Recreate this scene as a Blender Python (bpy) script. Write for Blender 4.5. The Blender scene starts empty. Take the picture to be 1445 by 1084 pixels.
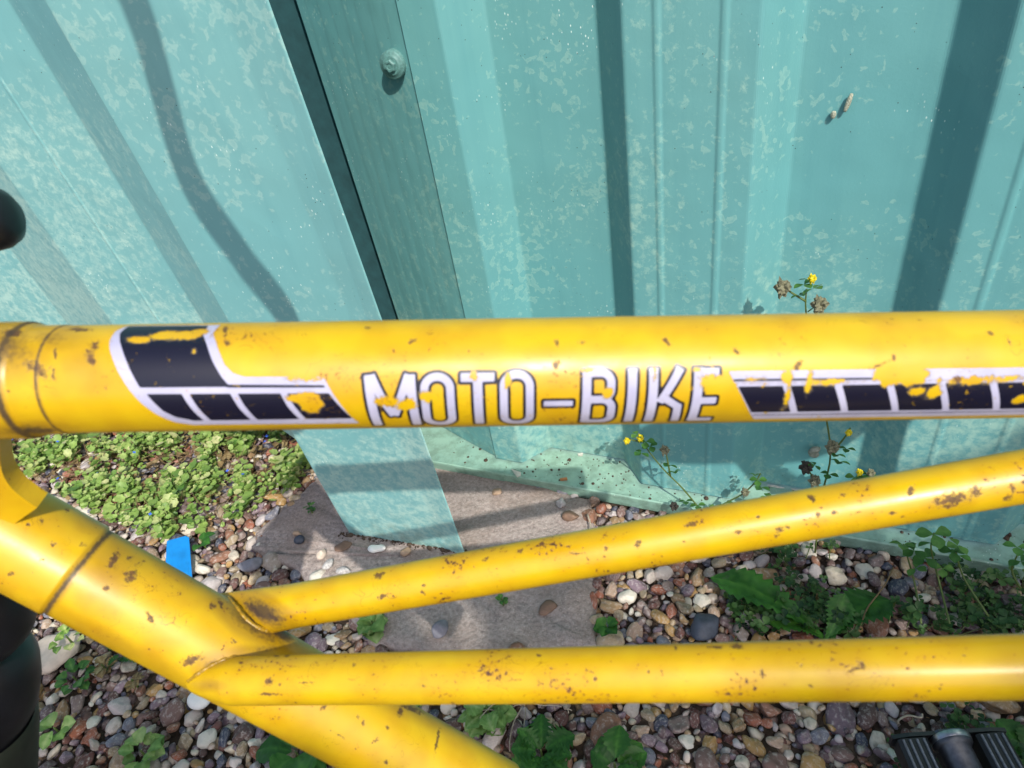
import bpy, math, random
import numpy as np
from mathutils import Vector, Matrix
random.seed(7); rng = np.random.default_rng(7)
S = bpy.context.scene

# ------------------------------------------------------------------ camera
RC = np.array([[0.9203654, -0.1180788, 0.3728068], [0.3636556, 0.6090135, -0.7048809], [-0.1438129, 0.7843213, 0.6034550]])
CAM = np.array([0.0, 0.0, 0.7]); FPX = 975.6
cd = bpy.data.cameras.new('camera'); co = bpy.data.objects.new('camera', cd); S.collection.objects.link(co)
mw = Matrix([list(RC[i]) + [CAM[i]] for i in range(3)] + [[0, 0, 0, 1]]); co.matrix_world = mw
cd.sensor_width = 36; cd.lens = 36 * FPX / 1445; cd.clip_start = .01; cd.clip_end = 500
cd.dof.use_dof = True; cd.dof.focus_distance = .62; cd.dof.aperture_fstop = 20
S.camera = co

# ------------------------------------------------------------------ world, sun, exposure
AZ, EL = math.radians(40), math.radians(45.5)           # sun: to the right of the fence's normal, behind the camera
SUN = np.array([math.sin(AZ) * math.cos(EL), -math.cos(AZ) * math.cos(EL), math.sin(EL)])
w = bpy.data.worlds.new('World'); S.world = w; w.use_nodes = True
nt = w.node_tree; nt.nodes.clear()
sky = nt.nodes.new('ShaderNodeTexSky'); sky.sky_type = 'NISHITA'; sky.sun_disc = False
sky.sun_elevation = EL; sky.sun_rotation = math.atan2(SUN[0], SUN[1]); sky.dust_density = 2.5; sky.ozone_density = .7; sky.air_density = .8
bg = nt.nodes.new('ShaderNodeBackground'); bg.inputs[1].default_value = .15
ow = nt.nodes.new('ShaderNodeOutputWorld'); nt.links.new(sky.outputs[0], bg.inputs[0]); nt.links.new(bg.outputs[0], ow.inputs[0])
sd = bpy.data.lights.new('sun', 'SUN'); sd.energy = 3.2; sd.angle = math.radians(.53); sd.color = (1, .96, .88)
so = bpy.data.objects.new('sun', sd); S.collection.objects.link(so)
so.rotation_euler = Vector(SUN).to_track_quat('Z', 'Y').to_euler(); so.location = (3, -4, 5)
S.view_settings.view_transform = 'Standard'; S.view_settings.look = 'None'; S.view_settings.exposure = .58; S.view_settings.gamma = 1
S.view_settings.use_curve_mapping = False

# ------------------------------------------------------------------ helpers
def ray(px, py): return RC @ np.array([px - 722.5, -(py - 542.), -FPX]) / FPX
def at_z(px, py, z=0.): r = ray(px, py); return CAM + r * (z - CAM[2]) / r[2]
def at_y(px, py, y): r = ray(px, py); return CAM + r * y / r[1]
def at_d(px, py, d): return CAM + ray(px, py) * d
def proj(p):
    c = (np.asarray(p) - CAM) @ RC; z = -c[..., 2]
    return 722.5 + FPX * c[..., 0] / z, 542 - FPX * c[..., 1] / z, z
def unit(v): v = np.asarray(v, float); return v / np.linalg.norm(v)

def prop(o, label=None, cat=None, group=None, kind=None):
    for k, v in (('label', label), ('category', cat), ('group', group), ('kind', kind)):
        if v: o[k] = v
    return o
def root(name, loc, label=None, cat=None, group=None, kind=None):
    o = bpy.data.objects.new(name, None); S.collection.objects.link(o); o.location = [float(x) for x in loc]; o.empty_display_size = .05
    return prop(o, label, cat, group, kind)
def wloc(o):
    p = np.zeros(3)
    while o: p = p + np.array(o.location); o = o.parent
    return p
def mk(name, v, f, mat, parent=None, smooth=False, attrs=None):
    v = np.asarray(v, float).reshape(-1, 3)
    if parent is not None: v = v - wloc(parent)
    me = bpy.data.meshes.new(name)
    if isinstance(f, np.ndarray):
        n, k = f.shape
        me.vertices.add(len(v)); me.vertices.foreach_set('co', v.astype(np.float32).ravel())
        me.loops.add(n * k); me.loops.foreach_set('vertex_index', f.astype(np.int32).ravel())
        me.polygons.add(n); me.polygons.foreach_set('loop_start', np.arange(0, n * k, k, dtype=np.int32))
        me.update(calc_edges=True)
    else:
        me.from_pydata(v.tolist(), [], f)
    me.materials.append(mat)
    if smooth: me.polygons.foreach_set('use_smooth', np.ones(len(me.polygons), bool))
    for k, a in (attrs or {}).items():
        at = me.attributes.new(k, 'FLOAT', 'POINT'); at.data.foreach_set('value', np.asarray(a, np.float32))
    me.update()
    o = bpy.data.objects.new(name, me); S.collection.objects.link(o)
    if parent is not None: o.parent = parent
    return o
class MB:
    def __init__(s): s.v = []; s.f = []; s.t = []
    def add(s, v, f, t=0.):
        b = len(s.v); v = np.asarray(v, float)
        s.v.extend(v.tolist()); s.f.extend([tuple(int(i) + b for i in q) for q in f]); s.t.extend(list(t) if hasattr(t, '__len__') else [t] * len(v)); return s
    def make(s, name, mat, parent=None, smooth=False): return mk(name, s.v, s.f, mat, parent, smooth, {'tint': s.t})
def frame_of(d):
    d = unit(d); a = np.array([0, 0, 1.]) if abs(d[2]) < .9 else np.array([1., 0, 0])
    x = unit(np.cross(a, d)); return x, np.cross(d, x)
def spline(P, n):
    P = np.asarray(P, float); m = len(P); out = []
    Q = np.vstack([2 * P[0] - P[1], P, 2 * P[-1] - P[-2]])
    for t in np.linspace(0, m - 1 - 1e-6, n):
        i = int(t); u = t - i; a, b, c, d = Q[i:i + 4]
        out.append(.5 * (2 * b + (c - a) * u + (2 * a - 5 * b + 4 * c - d) * u * u + (3 * b - a - 3 * c + d) * u ** 3))
    return np.array(out)
def tube(P, r, ns=8, cap=True):
    P = np.asarray(P, float); n = len(P); r = np.broadcast_to(np.asarray(r, float), (n,))
    T = np.gradient(P, axis=0); x, y = frame_of(T[0]); V = []
    for i in range(n):
        t = unit(T[i]); x = unit(x - np.dot(x, t) * t); y = np.cross(t, x)
        th = np.arange(ns) * 2 * np.pi / ns
        V.append(P[i] + r[i] * (np.cos(th)[:, None] * x + np.sin(th)[:, None] * y))
    V = np.concatenate(V); F = []
    for i in range(n - 1):
        for j in range(ns): F.append((i * ns + j, i * ns + (j + 1) % ns, (i + 1) * ns + (j + 1) % ns, (i + 1) * ns + j))
    if cap: F.append(tuple(range(ns))[::-1]); F.append(tuple((n - 1) * ns + j for j in range(ns)))
    return V, F
def box(c, ex, ey, ez, bev=0.):
    """box with half-extent vectors ex, ey, ez; the edges along ex are chamfered by the share bev"""
    c = np.asarray(c, float); ex, ey, ez = (np.asarray(q, float) for q in (ex, ey, ez))
    if bev <= 0: prof = [(-1, -1), (1, -1), (1, 1), (-1, 1)]
    else:
        b = 1 - bev; prof = [(-b, -1), (b, -1), (1, -b), (1, b), (b, 1), (-b, 1), (-1, b), (-1, -b)]
    n = len(prof); V = [c + s * ex + a * ey + q * ez for s in (-1, 1) for a, q in prof]
    F = [(i, (i + 1) % n, n + (i + 1) % n, n + i) for i in range(n)] + [tuple(range(n))[::-1], tuple(range(n, 2 * n))]
    return V, F
def ico(sub):
    import bmesh
    bm = bmesh.new(); bmesh.ops.create_icosphere(bm, subdivisions=sub, radius=1)
    v = np.array([q.co[:] for q in bm.verts]); f = np.array([[q.index for q in p.verts] for p in bm.faces]); bm.free(); return v, f
ICO1, ICO2, ICO3 = ico(1), ico(2), ico(3)
def rotz(a): c, s = np.cos(a), np.sin(a); return np.array([[c, -s, 0], [s, c, 0], [0, 0, 1]])
def rand_rot(n, tilt):
    """n rotations: any heading, then a random tilt"""
    a = rng.uniform(0, 2 * np.pi, n); b = rng.uniform(0, 2 * np.pi, n); t = rng.normal(0, tilt, n)
    k = np.stack([np.cos(b), np.sin(b), 0 * b], 1); K = np.zeros((n, 3, 3))
    K[:, 0, 1] = -k[:, 2]; K[:, 0, 2] = k[:, 1]; K[:, 1, 0] = k[:, 2]; K[:, 1, 2] = -k[:, 0]; K[:, 2, 0] = -k[:, 1]; K[:, 2, 1] = k[:, 0]
    R = np.eye(3) + np.sin(t)[:, None, None] * K + (1 - np.cos(t))[:, None, None] * (K @ K)
    Z = np.zeros((n, 3, 3)); Z[:, 0, 0] = np.cos(a); Z[:, 0, 1] = -np.sin(a); Z[:, 1, 0] = np.sin(a); Z[:, 1, 1] = np.cos(a); Z[:, 2, 2] = 1
    return R @ Z
def scatter(tv, tf, R, sc, pos):
    n = len(pos); sc = np.asarray(sc, float)
    if sc.ndim == 1: sc = sc[:, None] * np.ones(3)
    V = np.einsum('nij,nkj->nki', R, tv[None] * sc[:, None, :]) + pos[:, None, :]
    F = tf[None] + (np.arange(n) * len(tv))[:, None, None]
    return V.reshape(-1, 3), F.reshape(-1, tf.shape[1])
def in_poly(P, poly):
    x, y = P[:, 0], P[:, 1]; c = np.zeros(len(P), bool); q = np.asarray(poly); j = len(q) - 1
    for i in range(len(q)):
        xi, yi = q[i][:2]; xj, yj = q[j][:2]
        with np.errstate(divide='ignore', invalid='ignore'):
            c ^= ((yi > y) != (yj > y)) & (x < (xj - xi) * (y - yi) / (yj - yi + 1e-12) + xi)
        j = i
    return c

# ------------------------------------------------------------------ materials
class G:
    def __init__(s, name):
        s.m = bpy.data.materials.new(name); s.m.use_nodes = True; s.t = s.m.node_tree; s.t.nodes.clear()
        s.out = s.t.nodes.new('ShaderNodeOutputMaterial'); s.b = s.t.nodes.new('ShaderNodeBsdfPrincipled'); s.t.links.new(s.b.outputs[0], s.out.inputs[0])
    def n(s, ty, **k):
        q = s.t.nodes.new('ShaderNode' + ty)
        for a, v in k.items():
            if a.startswith('i_'): s.set(q.inputs[a[2:].replace('_', ' ')], v)
            else: setattr(q, a, v)
        return q
    def set(s, sock, v):
        if isinstance(v, bpy.types.NodeSocket): s.t.links.new(v, sock)
        else: sock.default_value = v
    def bsdf(s, **k):
        for a, v in k.items(): s.set(s.b.inputs[a.replace('_', ' ')], v)
    def obj(s): return s.n('TexCoord').outputs['Object']
    def attr(s, name): return s.n('Attribute', attribute_name=name).outputs['Fac']
    def map(s, vec, scale): return s.n('Mapping', i_Vector=vec, i_Scale=scale).outputs[0]
    def noise(s, vec, scale, detail=3, rough=.55, dist=0.): return s.n('TexNoise', i_Vector=vec, i_Scale=scale, i_Detail=detail, i_Roughness=rough, i_Distortion=dist).outputs['Fac']
    def step(s, x, a, b, lo=0., hi=1.): return s.n('MapRange', i_Value=x, i_From_Min=a, i_From_Max=b, i_To_Min=lo, i_To_Max=hi).outputs[0]
    def math(s, op, a, b=0., c=None):
        q = s.t.nodes.new('ShaderNodeMath'); q.operation = op; s.set(q.inputs[0], a); s.set(q.inputs[1], b)
        return q.outputs[0]
    def mix(s, f, a, b, mode='MIX'):
        q = s.t.nodes.new('ShaderNodeMix'); q.data_type = 'RGBA'; q.blend_type = mode; s.set(q.inputs[0], f); s.set(q.inputs[6], a); s.set(q.inputs[7], b); return q.outputs[2]
    def ramp(s, x, stops, interp='LINEAR'):
        q = s.t.nodes.new('ShaderNodeValToRGB'); q.color_ramp.interpolation = interp; e = q.color_ramp.elements
        while len(e) < len(stops): e.new(1.)
        for i, (p, c) in enumerate(stops): e[i].position = p; e[i].color = c
        s.set(q.inputs[0], x); return q.outputs[0]
    def bump(s, h, strength=.3, dist=.001): 
        q = s.n('Bump', i_Height=h, i_Strength=strength, i_Distance=dist); s.set(s.b.inputs['Normal'], q.outputs[0]); return q
def C4(h, k=1.):
    c = [int(h[i:i + 2], 16) / 255 for i in (0, 2, 4)]
    return tuple([k * (x / 12.92 if x <= .04045 else ((x + .055) / 1.055) ** 2.4) for x in c] + [1.])

M = {}
def teal_mat(name, base, pale, amount, lowk=.24):
    g = G(name); o = g.obj()
    big = g.noise(o, 3.2, 2); mid = g.noise(o, 95, 6, .72, .25); fine = g.noise(o, 150, 3, .6)
    blot = g.noise(o, 120, 3, .5, .35); where = g.noise(o, 9, 2, .5)
    spots = g.step(g.math('ADD', blot, g.math('MULTIPLY', g.math('SUBTRACT', where, .5), .55)), .65 - amount * .6, .705 - amount * .6)
    ring = g.math('MULTIPLY', spots, g.step(g.math('ADD', blot, g.math('MULTIPLY', g.math('SUBTRACT', where, .5), .55)), .75, .70, .55, 1.))
    sepz = g.n('SeparateXYZ', i_Vector=o).outputs['Z']
    low = g.step(sepz, .62, .12)                                          # chalky weathering gathers low on the sheets
    wash = g.step(g.math('ADD', g.math('ADD', mid, g.math('MULTIPLY', g.math('SUBTRACT', big, .5), .9)), g.math('MULTIPLY', low, lowk)), .70 - amount, .86 - amount)
    m = g.math('MAXIMUM', g.math('MULTIPLY', ring, .30), g.math('MULTIPLY', wash, .55))
    m = g.math('MULTIPLY', m, g.step(fine, .30, .5, .35, 1.))
    c = g.mix(g.step(big, .35, .65), base, [base[0] * 1.15, base[1] * 1.02, base[2] * .98, 1])
    streak = g.noise(g.map(o, (34, 34, 1.6)), 1., 5, .65)
    c = g.mix(g.step(streak, .50, .75, 0, .42), c, [base[0] * .72, base[1] * .80, base[2] * .84, 1])
    c = g.mix(m, c, pale)
    dirt = g.math('MULTIPLY', g.step(sepz, .075, .0), g.step(g.noise(o, 55, 5, .7), .42, .62))
    c = g.mix(g.math('MULTIPLY', dirt, .55), c, C4('4a5a4c'))
    sp = g.n('TexVoronoi', i_Vector=o, i_Scale=140.).outputs['Distance']
    speck = g.math('MULTIPLY', g.step(sp, .085, .06), g.step(g.noise(o, 30, 1), .55, .6))
    c = g.mix(g.math('MULTIPLY', speck, .8), c, C4('26302c'))
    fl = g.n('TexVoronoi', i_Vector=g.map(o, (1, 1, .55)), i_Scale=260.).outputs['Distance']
    c = g.mix(g.math('MULTIPLY', g.math('MULTIPLY', g.step(fl, .16, .12), g.step(g.noise(o, 12, 3, .6), .56, .66)), .8), c, C4('dcebe4'))  # small specular glints put into the colour as white flecks
    g.bsdf(Base_Color=c, Roughness=g.step(m, 0, 1, .42, .7), Specular_IOR_Level=.4)
    h = g.math('ADD', g.math('MULTIPLY', g.noise(o, 420, 2), .25), g.math('MULTIPLY', g.noise(o, 11, 2), 7.))
    h = g.math('ADD', h, g.math('MULTIPLY', speck, 1.2))
    g.bump(h, .35, .0012); return g.m
def yellow_mat(name, rust):
    g = G(name); o = g.obj(); wear = g.attr('wear'); grime = g.attr('grime')
    n1 = g.noise(o, 640, 4, .62); n2 = g.noise(o, 60, 2); n3 = g.noise(o, 900, 2)
    c = g.mix(g.step(n2, .35, .7), C4('c6a207'), C4('b98f06'))
    dirt = g.step(g.math('ADD', g.noise(o, 28, 4, .65), grime), .60, 1.0, 0, .55)
    c = g.mix(dirt, c, C4('8a6410'))
    n1b = g.math('ADD', n1, g.math('MULTIPLY', g.math('SUBTRACT', n2, .5), .66))
    sp = g.step(n1b, .715 - rust, .745 - rust)
    c = g.mix(g.math('MULTIPLY', g.step(n1b, .66 - rust, .74 - rust), .55), c, C4('a2600c'))
    k = g.math('MULTIPLY', g.step(g.math('ADD', wear, g.math('MULTIPLY', g.math('SUBTRACT', g.noise(o, 800, 4, .7), .5), 2.2)), .48, .78), .9)
    m = g.math('MAXIMUM', sp, k)
    sc = g.math('ABSOLUTE', g.math('SUBTRACT', g.noise(g.map(o, (1, 1, 1.6)), 120, 2, .5, 1.2), .5)); scr = g.math('MULTIPLY', g.step(sc, .006, .002), g.step(g.noise(o, 45, 2), .53, .62))
    c = g.mix(g.math('MULTIPLY', scr, .75), c, C4('6a430f'))
    c = g.mix(m, c, g.mix(g.step(n3, .4, .6), C4('3a2418'), C4('5d3a20')))
    gr = g.step(g.math('ADD', grime, g.math('MULTIPLY', g.math('SUBTRACT', n1, .5), .5)), .55, .85)
    c = g.mix(g.math('MULTIPLY', gr, .9), c, C4('33261a'))
    g.bsdf(Base_Color=c, Roughness=g.math('MAXIMUM', g.step(g.math('MAXIMUM', m, gr), 0, 1, .3, .75), g.step(g.noise(o, 34, 5, .7), .35, .65, .28, .52)), Specular_IOR_Level=.5, Coat_Weight=.2, Coat_Roughness=.34)
    h = g.math('SUBTRACT', g.math('MULTIPLY', g.noise(o, 260, 2), .12), m); g.bump(h, .35, .0004)
    return g.m
M['yellow'] = yellow_mat('yellow enamel', -.03)
M['yellow_rusty'] = yellow_mat('yellow enamel with rust spots', .022)

def plain(name, c, rough=.5, metal=0., nscale=None, namt=.3, bump=0.):
    g = G(name); o = g.obj(); col = c
    if nscale: col = g.mix(g.step(g.noise(o, nscale, 4), .35, .7), c, [x * (1 - namt) for x in c[:3]] + [1])
    g.bsdf(Base_Color=col, Roughness=rough, Metallic=metal)
    if bump: g.bump(g.noise(o, nscale or 200, 4), bump, .001)
    return g.m
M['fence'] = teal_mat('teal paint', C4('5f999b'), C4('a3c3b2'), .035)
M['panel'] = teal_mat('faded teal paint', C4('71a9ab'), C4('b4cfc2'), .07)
M['gap'] = plain('dark teal gap shade', C4('2a565c'), .8, 0, 60, .3)  # dark colour stands in for the shade inside the gap
M['rail'] = teal_mat('rail paint', C4('86ac9c'), C4('9cc4a8'), .0, .0)

M['rubber'] = plain('black rubber', C4('17181c'), .55, 0, 150, .4, .15)
M['black'] = plain('black satin paint', C4('15161b'), .38, 0, 120, .3)
M['groove'] = plain('worn rubber ridge', C4('6d7078'), .6, 0, 300, .5)
M['steel'] = plain('dull steel', C4('565a60'), .42, .85, 160, .4, .1)
M['bright_steel'] = plain('bright steel', C4('a6a8ac'), .3, .95, 200, .4)
M['olive'] = plain('dark olive fork paint', C4('2b3026'), .5, 0, 120, .3)
M['screw'] = plain('painted screw', C4('5d8a86'), .5, 0, 400, .35, .3)
M['white_stone'] = plain('white quartz', C4('e8e5de'), .5, 0, 160, .08, .1)
M['pink_stone'] = plain('pale pink stone', C4('c9b9a8'), .7, 0, 90, .25, .3)
M['slate'] = plain('dark blue stone', C4('3d4350'), .6, 0, 120, .4, .2)
M['brown_stone'] = plain('brown stone', C4('7c6250'), .7, 0, 120, .4, .3)
M['tan_stone'] = plain('tan stone', C4('a58c74'), .7, 0, 120, .3, .3)
M['grey_stone'] = plain('grey stone', C4('7a7880'), .7, 0, 120, .3, .2)
M['spotted_stone'] = plain('mottled white stone', C4('bdb8b4'), .6, 0, 380, .55, .2)
M['blue'] = plain('blue plastic', C4('0f7cc4'), .4, 0, 60, .25)
M['stem'] = plain('green stem', C4('55682f'), .6, 0, 300, .3)
M['dry_stem'] = plain('dry brown stem', C4('6e5a3c'), .8, 0, 300, .3)
M['root'] = plain('dry white root', C4('a99d8a'), .8, 0, 300, .3)
M['petal'] = plain('yellow petals', C4('d8c614'), .6, 0, 900, .3)
M['blue_petal'] = plain('blue petals', C4('3f66c8'), .6)
M['seed'] = plain('dark seed head', C4('3b3730'), .8, 0, 900, .5, .4)
M['pale_seed'] = plain('pale seed head', C4('7d7c62'), .8, 0, 900, .5, .4)
M['shell'] = plain('banded shell', C4('8f9486'), .45, 0, 300, .4, .2)
M['cocoon'] = plain('speckled cocoon', C4('b4b8a4'), .8, 0, 1200, .7, .5)
M['chip'] = plain('flaked pale paint', C4('c4c2b6'), .7, 0, 300, .2)
M['orange_scrap'] = plain('dry orange leaf scrap', C4('b5794a'), .8, 0, 300, .3)

def decal_mat():
    g = G('printed vinyl decal'); o = g.obj()
    n = g.noise(o, 330, 6, .78); dist = g.math('MULTIPLY', g.math('SUBTRACT', n, .5), 5.0)
    cover = g.step(g.math('ADD', g.attr('cover'), g.math('MULTIPLY', g.math('SUBTRACT', g.noise(o, 900, 2), .5), .25)), .10, -.10)
    peel = g.math('MULTIPLY', g.step(g.math('ADD', g.attr('peel'), dist), -.12, .12), g.step(g.noise(o, 300, 6, .75), .655, .635))
    scf = g.math('ABSOLUTE', g.math('SUBTRACT', g.noise(g.map(o, (1, 1, 2.)), 140, 2, .5, 1.), .5)); peel = g.math('MULTIPLY', peel, g.step(g.math('ADD', scf, g.step(g.noise(o, 60, 2), .62, .5, 0, .05)), .002, .005))
    ink = g.step(g.attr('ink'), .08, -.08)
    c = g.mix(ink, g.mix(g.step(g.noise(o, 80, 2), .3, .7), C4('a19fb8'), C4('b2b0c6')), C4('0f0f22'))
    edge = g.math('MULTIPLY', g.step(g.math('ADD', g.attr('peel'), dist), .45, .15), .35)
    c = g.mix(edge, c, C4('8a7d66'))
    g.bsdf(Base_Color=c, Roughness=.33, Specular_IOR_Level=.5)
    tr = g.n('BsdfTransparent'); mx = g.n('MixShader'); g.set(mx.inputs[0], g.math('MULTIPLY', cover, peel))
    g.t.links.new(tr.outputs[0], mx.inputs[1]); g.t.links.new(g.b.outputs[0], mx.inputs[2]); g.t.links.new(mx.outputs[0], g.out.inputs[0])
    return g.m
M['decal'] = decal_mat()

PEB = ['8f7b74', '75626a', 'a08462', 'bda888', '5e4843', 'd2c6b2', '7b7c88', '946a54', 'a89a8e', '4c4f60', '9a5f48', 'c2b8b6', '80665f', 'b08c58', 'e0d8c8', '6d5c5e', '8a7680', 'a08e74', '6e4a44', 'b59a84', 'cdbfb4']
def pebble_mat(single):
    g = G('gravel pebble' + (' single' if single else '')); o = g.obj()
    x = g.n('ObjectInfo').outputs['Random'] if single else g.attr('tint')
    k = len(PEB); c = g.ramp(x, [(i / k, C4(h, .78)) for i, h in enumerate(PEB)], 'CONSTANT')
    fr = g.math('FRACT', g.math('MULTIPLY', x, 37.3))
    v = g.n('Vector' + 'Math', operation='ADD'); 
    g.set(v.inputs[0], o); cmb = g.n('CombineXYZ', i_X=g.math('MULTIPLY', x, 9.)); g.set(v.inputs[1], cmb.outputs[0])
    sc = 1. if not single else .016
    vec = g.n('VectorMath', operation='SCALE'); g.set(vec.inputs[0], v.outputs[0]); vec.inputs['Scale'].default_value = sc
    nn = g.noise(vec.outputs[0], 190, 4, .65); n2 = g.noise(vec.outputs[0], 70, 3)
    c = g.mix(g.step(nn, .5, .72, 0, .5), c, C4('d2ccc4')); c = g.mix(g.step(n2, .52, .7, 0, .45), c, C4('4c4038'))
    g.bsdf(Base_Color=c, Roughness=g.step(fr, 0, 1, .55, .9), Specular_IOR_Level=.35)
    g.bump(nn, .25, .0008 if not single else .04); return g.m
M['pebble'] = pebble_mat(True); M['pebbles'] = pebble_mat(False)

def leaf_mat(name, a, b, c2, trans=.35, rough=.45, scale=160):
    g = G(name); o = g.obj(); t = g.attr('tint')
    c = g.ramp(t, [(0, a), (.55, b), (1, c2)])
    c = g.mix(g.step(g.noise(o, scale, 3), .4, .7, 0, .35), c, [x * .6 for x in a[:3]] + [1])
    g.bsdf(Base_Color=c, Roughness=rough, Specular_IOR_Level=.35)
    tr = g.n('BsdfTranslucent', i_Color=c); mx = g.n('MixShader'); mx.inputs[0].default_value = trans
    g.t.links.new(g.b.outputs[0], mx.inputs[1]); g.t.links.new(tr.outputs[0], mx.inputs[2]); g.t.links.new(mx.outputs[0], g.out.inputs[0])
    g.bump(g.noise(o, scale * 2, 3), .3, .0008); return g.m
M['clover'] = leaf_mat('speedwell leaves', C4('567f38'), C4('9ab660'), C4('d0d096'))
M['weed'] = leaf_mat('small weed leaves', C4('29452a'), C4('3f6434'), C4('5c7c44'))
M['trefoil'] = leaf_mat('trefoil leaves', C4('2f5a2e'), C4('4b7d3a'), C4('6c9648'))
M['dandelion'] = leaf_mat('dandelion leaf', C4('27531f'), C4('3c7028'), C4('588c36'), .3, .4, 60)
M['nettle'] = leaf_mat('crinkled pale leaf', C4('5a8040'), C4('7fa458'), C4('a2b878'), .3, .6, 120)
M['shrub'] = leaf_mat('shrub leaves', C4('274a20'), C4('3d6a2c'), C4('5a8238'), .3)
M['dead_leaf'] = leaf_mat('withered leaves', C4('5c4c34'), C4('8a7650'), C4('a89a70'), .2, .8)

def ground_mat(name, a, b, sc):
    g = G(name); o = g.obj(); n = g.noise(o, sc, 6, .65); n2 = g.noise(o, sc * .08, 3)
    c = g.mix(g.step(n, .35, .65), a, b); c = g.mix(g.step(n2, .4, .6, 0, .4), c, [x * .7 for x in a[:3]] + [1])
    g.bsdf(Base_Color=c, Roughness=.95, Specular_IOR_Level=.15); g.bump(n, .8, .004); return g.m
M['soil'] = ground_mat('dark soil', C4('40362e'), C4('64564a'), 130)
def slab_mat():
    g = G('rough concrete'); o = g.obj(); n = g.noise(o, 210, 5, .7); n2 = g.noise(o, 14, 4, .6)
    c = g.mix(g.step(n, .32, .68), C4('80746f'), C4('b2a59e')); c = g.mix(g.step(n2, .45, .7, 0, .55), c, C4('8a786c'))
    v = g.n('TexVoronoi', i_Vector=o, i_Scale=330.).outputs['Distance']
    c = g.mix(g.math('MULTIPLY', g.step(v, .25, .15), .5), c, C4('c0b6b0'))
    g.bsdf(Base_Color=c, Roughness=.92, Specular_IOR_Level=.2); g.bump(g.math('ADD', n, g.math('MULTIPLY', n2, 2.)), .7, .004); return g.m
M['slab'] = slab_mat()

# ------------------------------------------------------------------ ground
def sheet(name, x0, x1, y0, y1, z, nx, ny, mat, amp=0., parent=None):
    X, Y = np.meshgrid(np.linspace(x0, x1, nx + 1), np.linspace(y0, y1, ny + 1), indexing='ij')
    Z = z + (amp * rng.uniform(-1, 1, X.shape) if amp else 0 * X)
    i = np.arange((nx + 1) * (ny + 1)).reshape(nx + 1, ny + 1)
    F = np.stack([i[:-1, :-1], i[1:, :-1], i[1:, 1:], i[:-1, 1:]], -1).reshape(-1, 4)
    return mk(name, np.stack([X, Y, Z], -1).reshape(-1, 3), F, mat, parent)
prop(sheet('ground', -150, 150, -150, 150, -.016, 2, 2, M['soil']), 'dark soil lying under the gravel and the weeds', kind='structure')
gravel = sheet('gravel_bed', -2.1, 1.3, -.6, .61, -.008, 60, 24, M['soil'], .003)
prop(gravel, 'bed of mixed brown, grey and white pebbles along the fence', kind='structure')

slab_px = [(452, 668), (412, 700), (362, 748), (352, 772), (395, 792), (440, 818), (485, 862), (520, 905), (600, 925), (760, 928), (846, 915), (842, 850), (838, 770), (832, 706), (760, 682), (640, 650)]
slab_xy = np.array([at_z(a, b, .006)[:2] for a, b in slab_px])
sp = []                                                                   # ragged outline
for i in range(len(slab_xy)):
    a, b = slab_xy[i], slab_xy[(i + 1) % len(slab_xy)]
    for t in np.linspace(0, 1, 7)[:-1]: sp.append(a + (b - a) * t + rng.normal(0, .0022, 2))
sp = np.array(sp); n = len(sp); cen = sp.mean(0)
rings = [(1., -.02), (1., .001), (.975, .006)] + [(q, .006) for q in (.85, .7, .5, .3)]
V = []; F = []
for q, z in rings:
    for p in sp: V.append([*(cen + (p - cen) * q), z + (rng.normal(0, .0009) if q < .97 else 0)])
for k in range(len(rings) - 1):
    for i in range(n): F.append((k * n + i, k * n + (i + 1) % n, (k + 1) * n + (i + 1) % n, (k + 1) * n + i))
V.append([*cen, .006]); F += [((len(rings) - 1) * n + i, (len(rings) - 1) * n + (i + 1) % n, len(V) - 1) for i in range(n)]
prop(mk('concrete_slab', V, F, M['slab'], None, True), 'rough pinkish grey concrete footing under the broad teal post', kind='structure')

# ------------------------------------------------------------------ right-hand fence (ribbed sheets on a bottom rail)
PER = .2805
def fillet(P, r, seg=3):
    P = [np.asarray(p, float) for p in P]; out = [P[0]]
    for i in range(1, len(P) - 1):
        a, b, c = P[i - 1], P[i], P[i + 1]; d1, d2 = unit(a - b), unit(c - b); L = min(r, .45 * np.linalg.norm(a - b), .45 * np.linalg.norm(c - b))
        p, q = b + d1 * L, b + d2 * L
        for t in np.linspace(0, 1, seg + 1): out.append((1 - t) ** 2 * p + 2 * t * (1 - t) * b + t * t * q)
    out.append(P[-1]); return np.array(out)
def period(k, y0=.6215, y1=.660):
    o = k * PER; q = []
    q += [(-.335 + o, y0), (-.306 + o, y1), (-.199 + o, y1), (-.166 + o, y0)]
    for b in (-.137, -.083): q += [(b - .004 + o, y0), (b - .0015 + o, y0 - .0012), (b + .0015 + o, y0 - .0012), (b + .004 + o, y0)]
    return q
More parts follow.
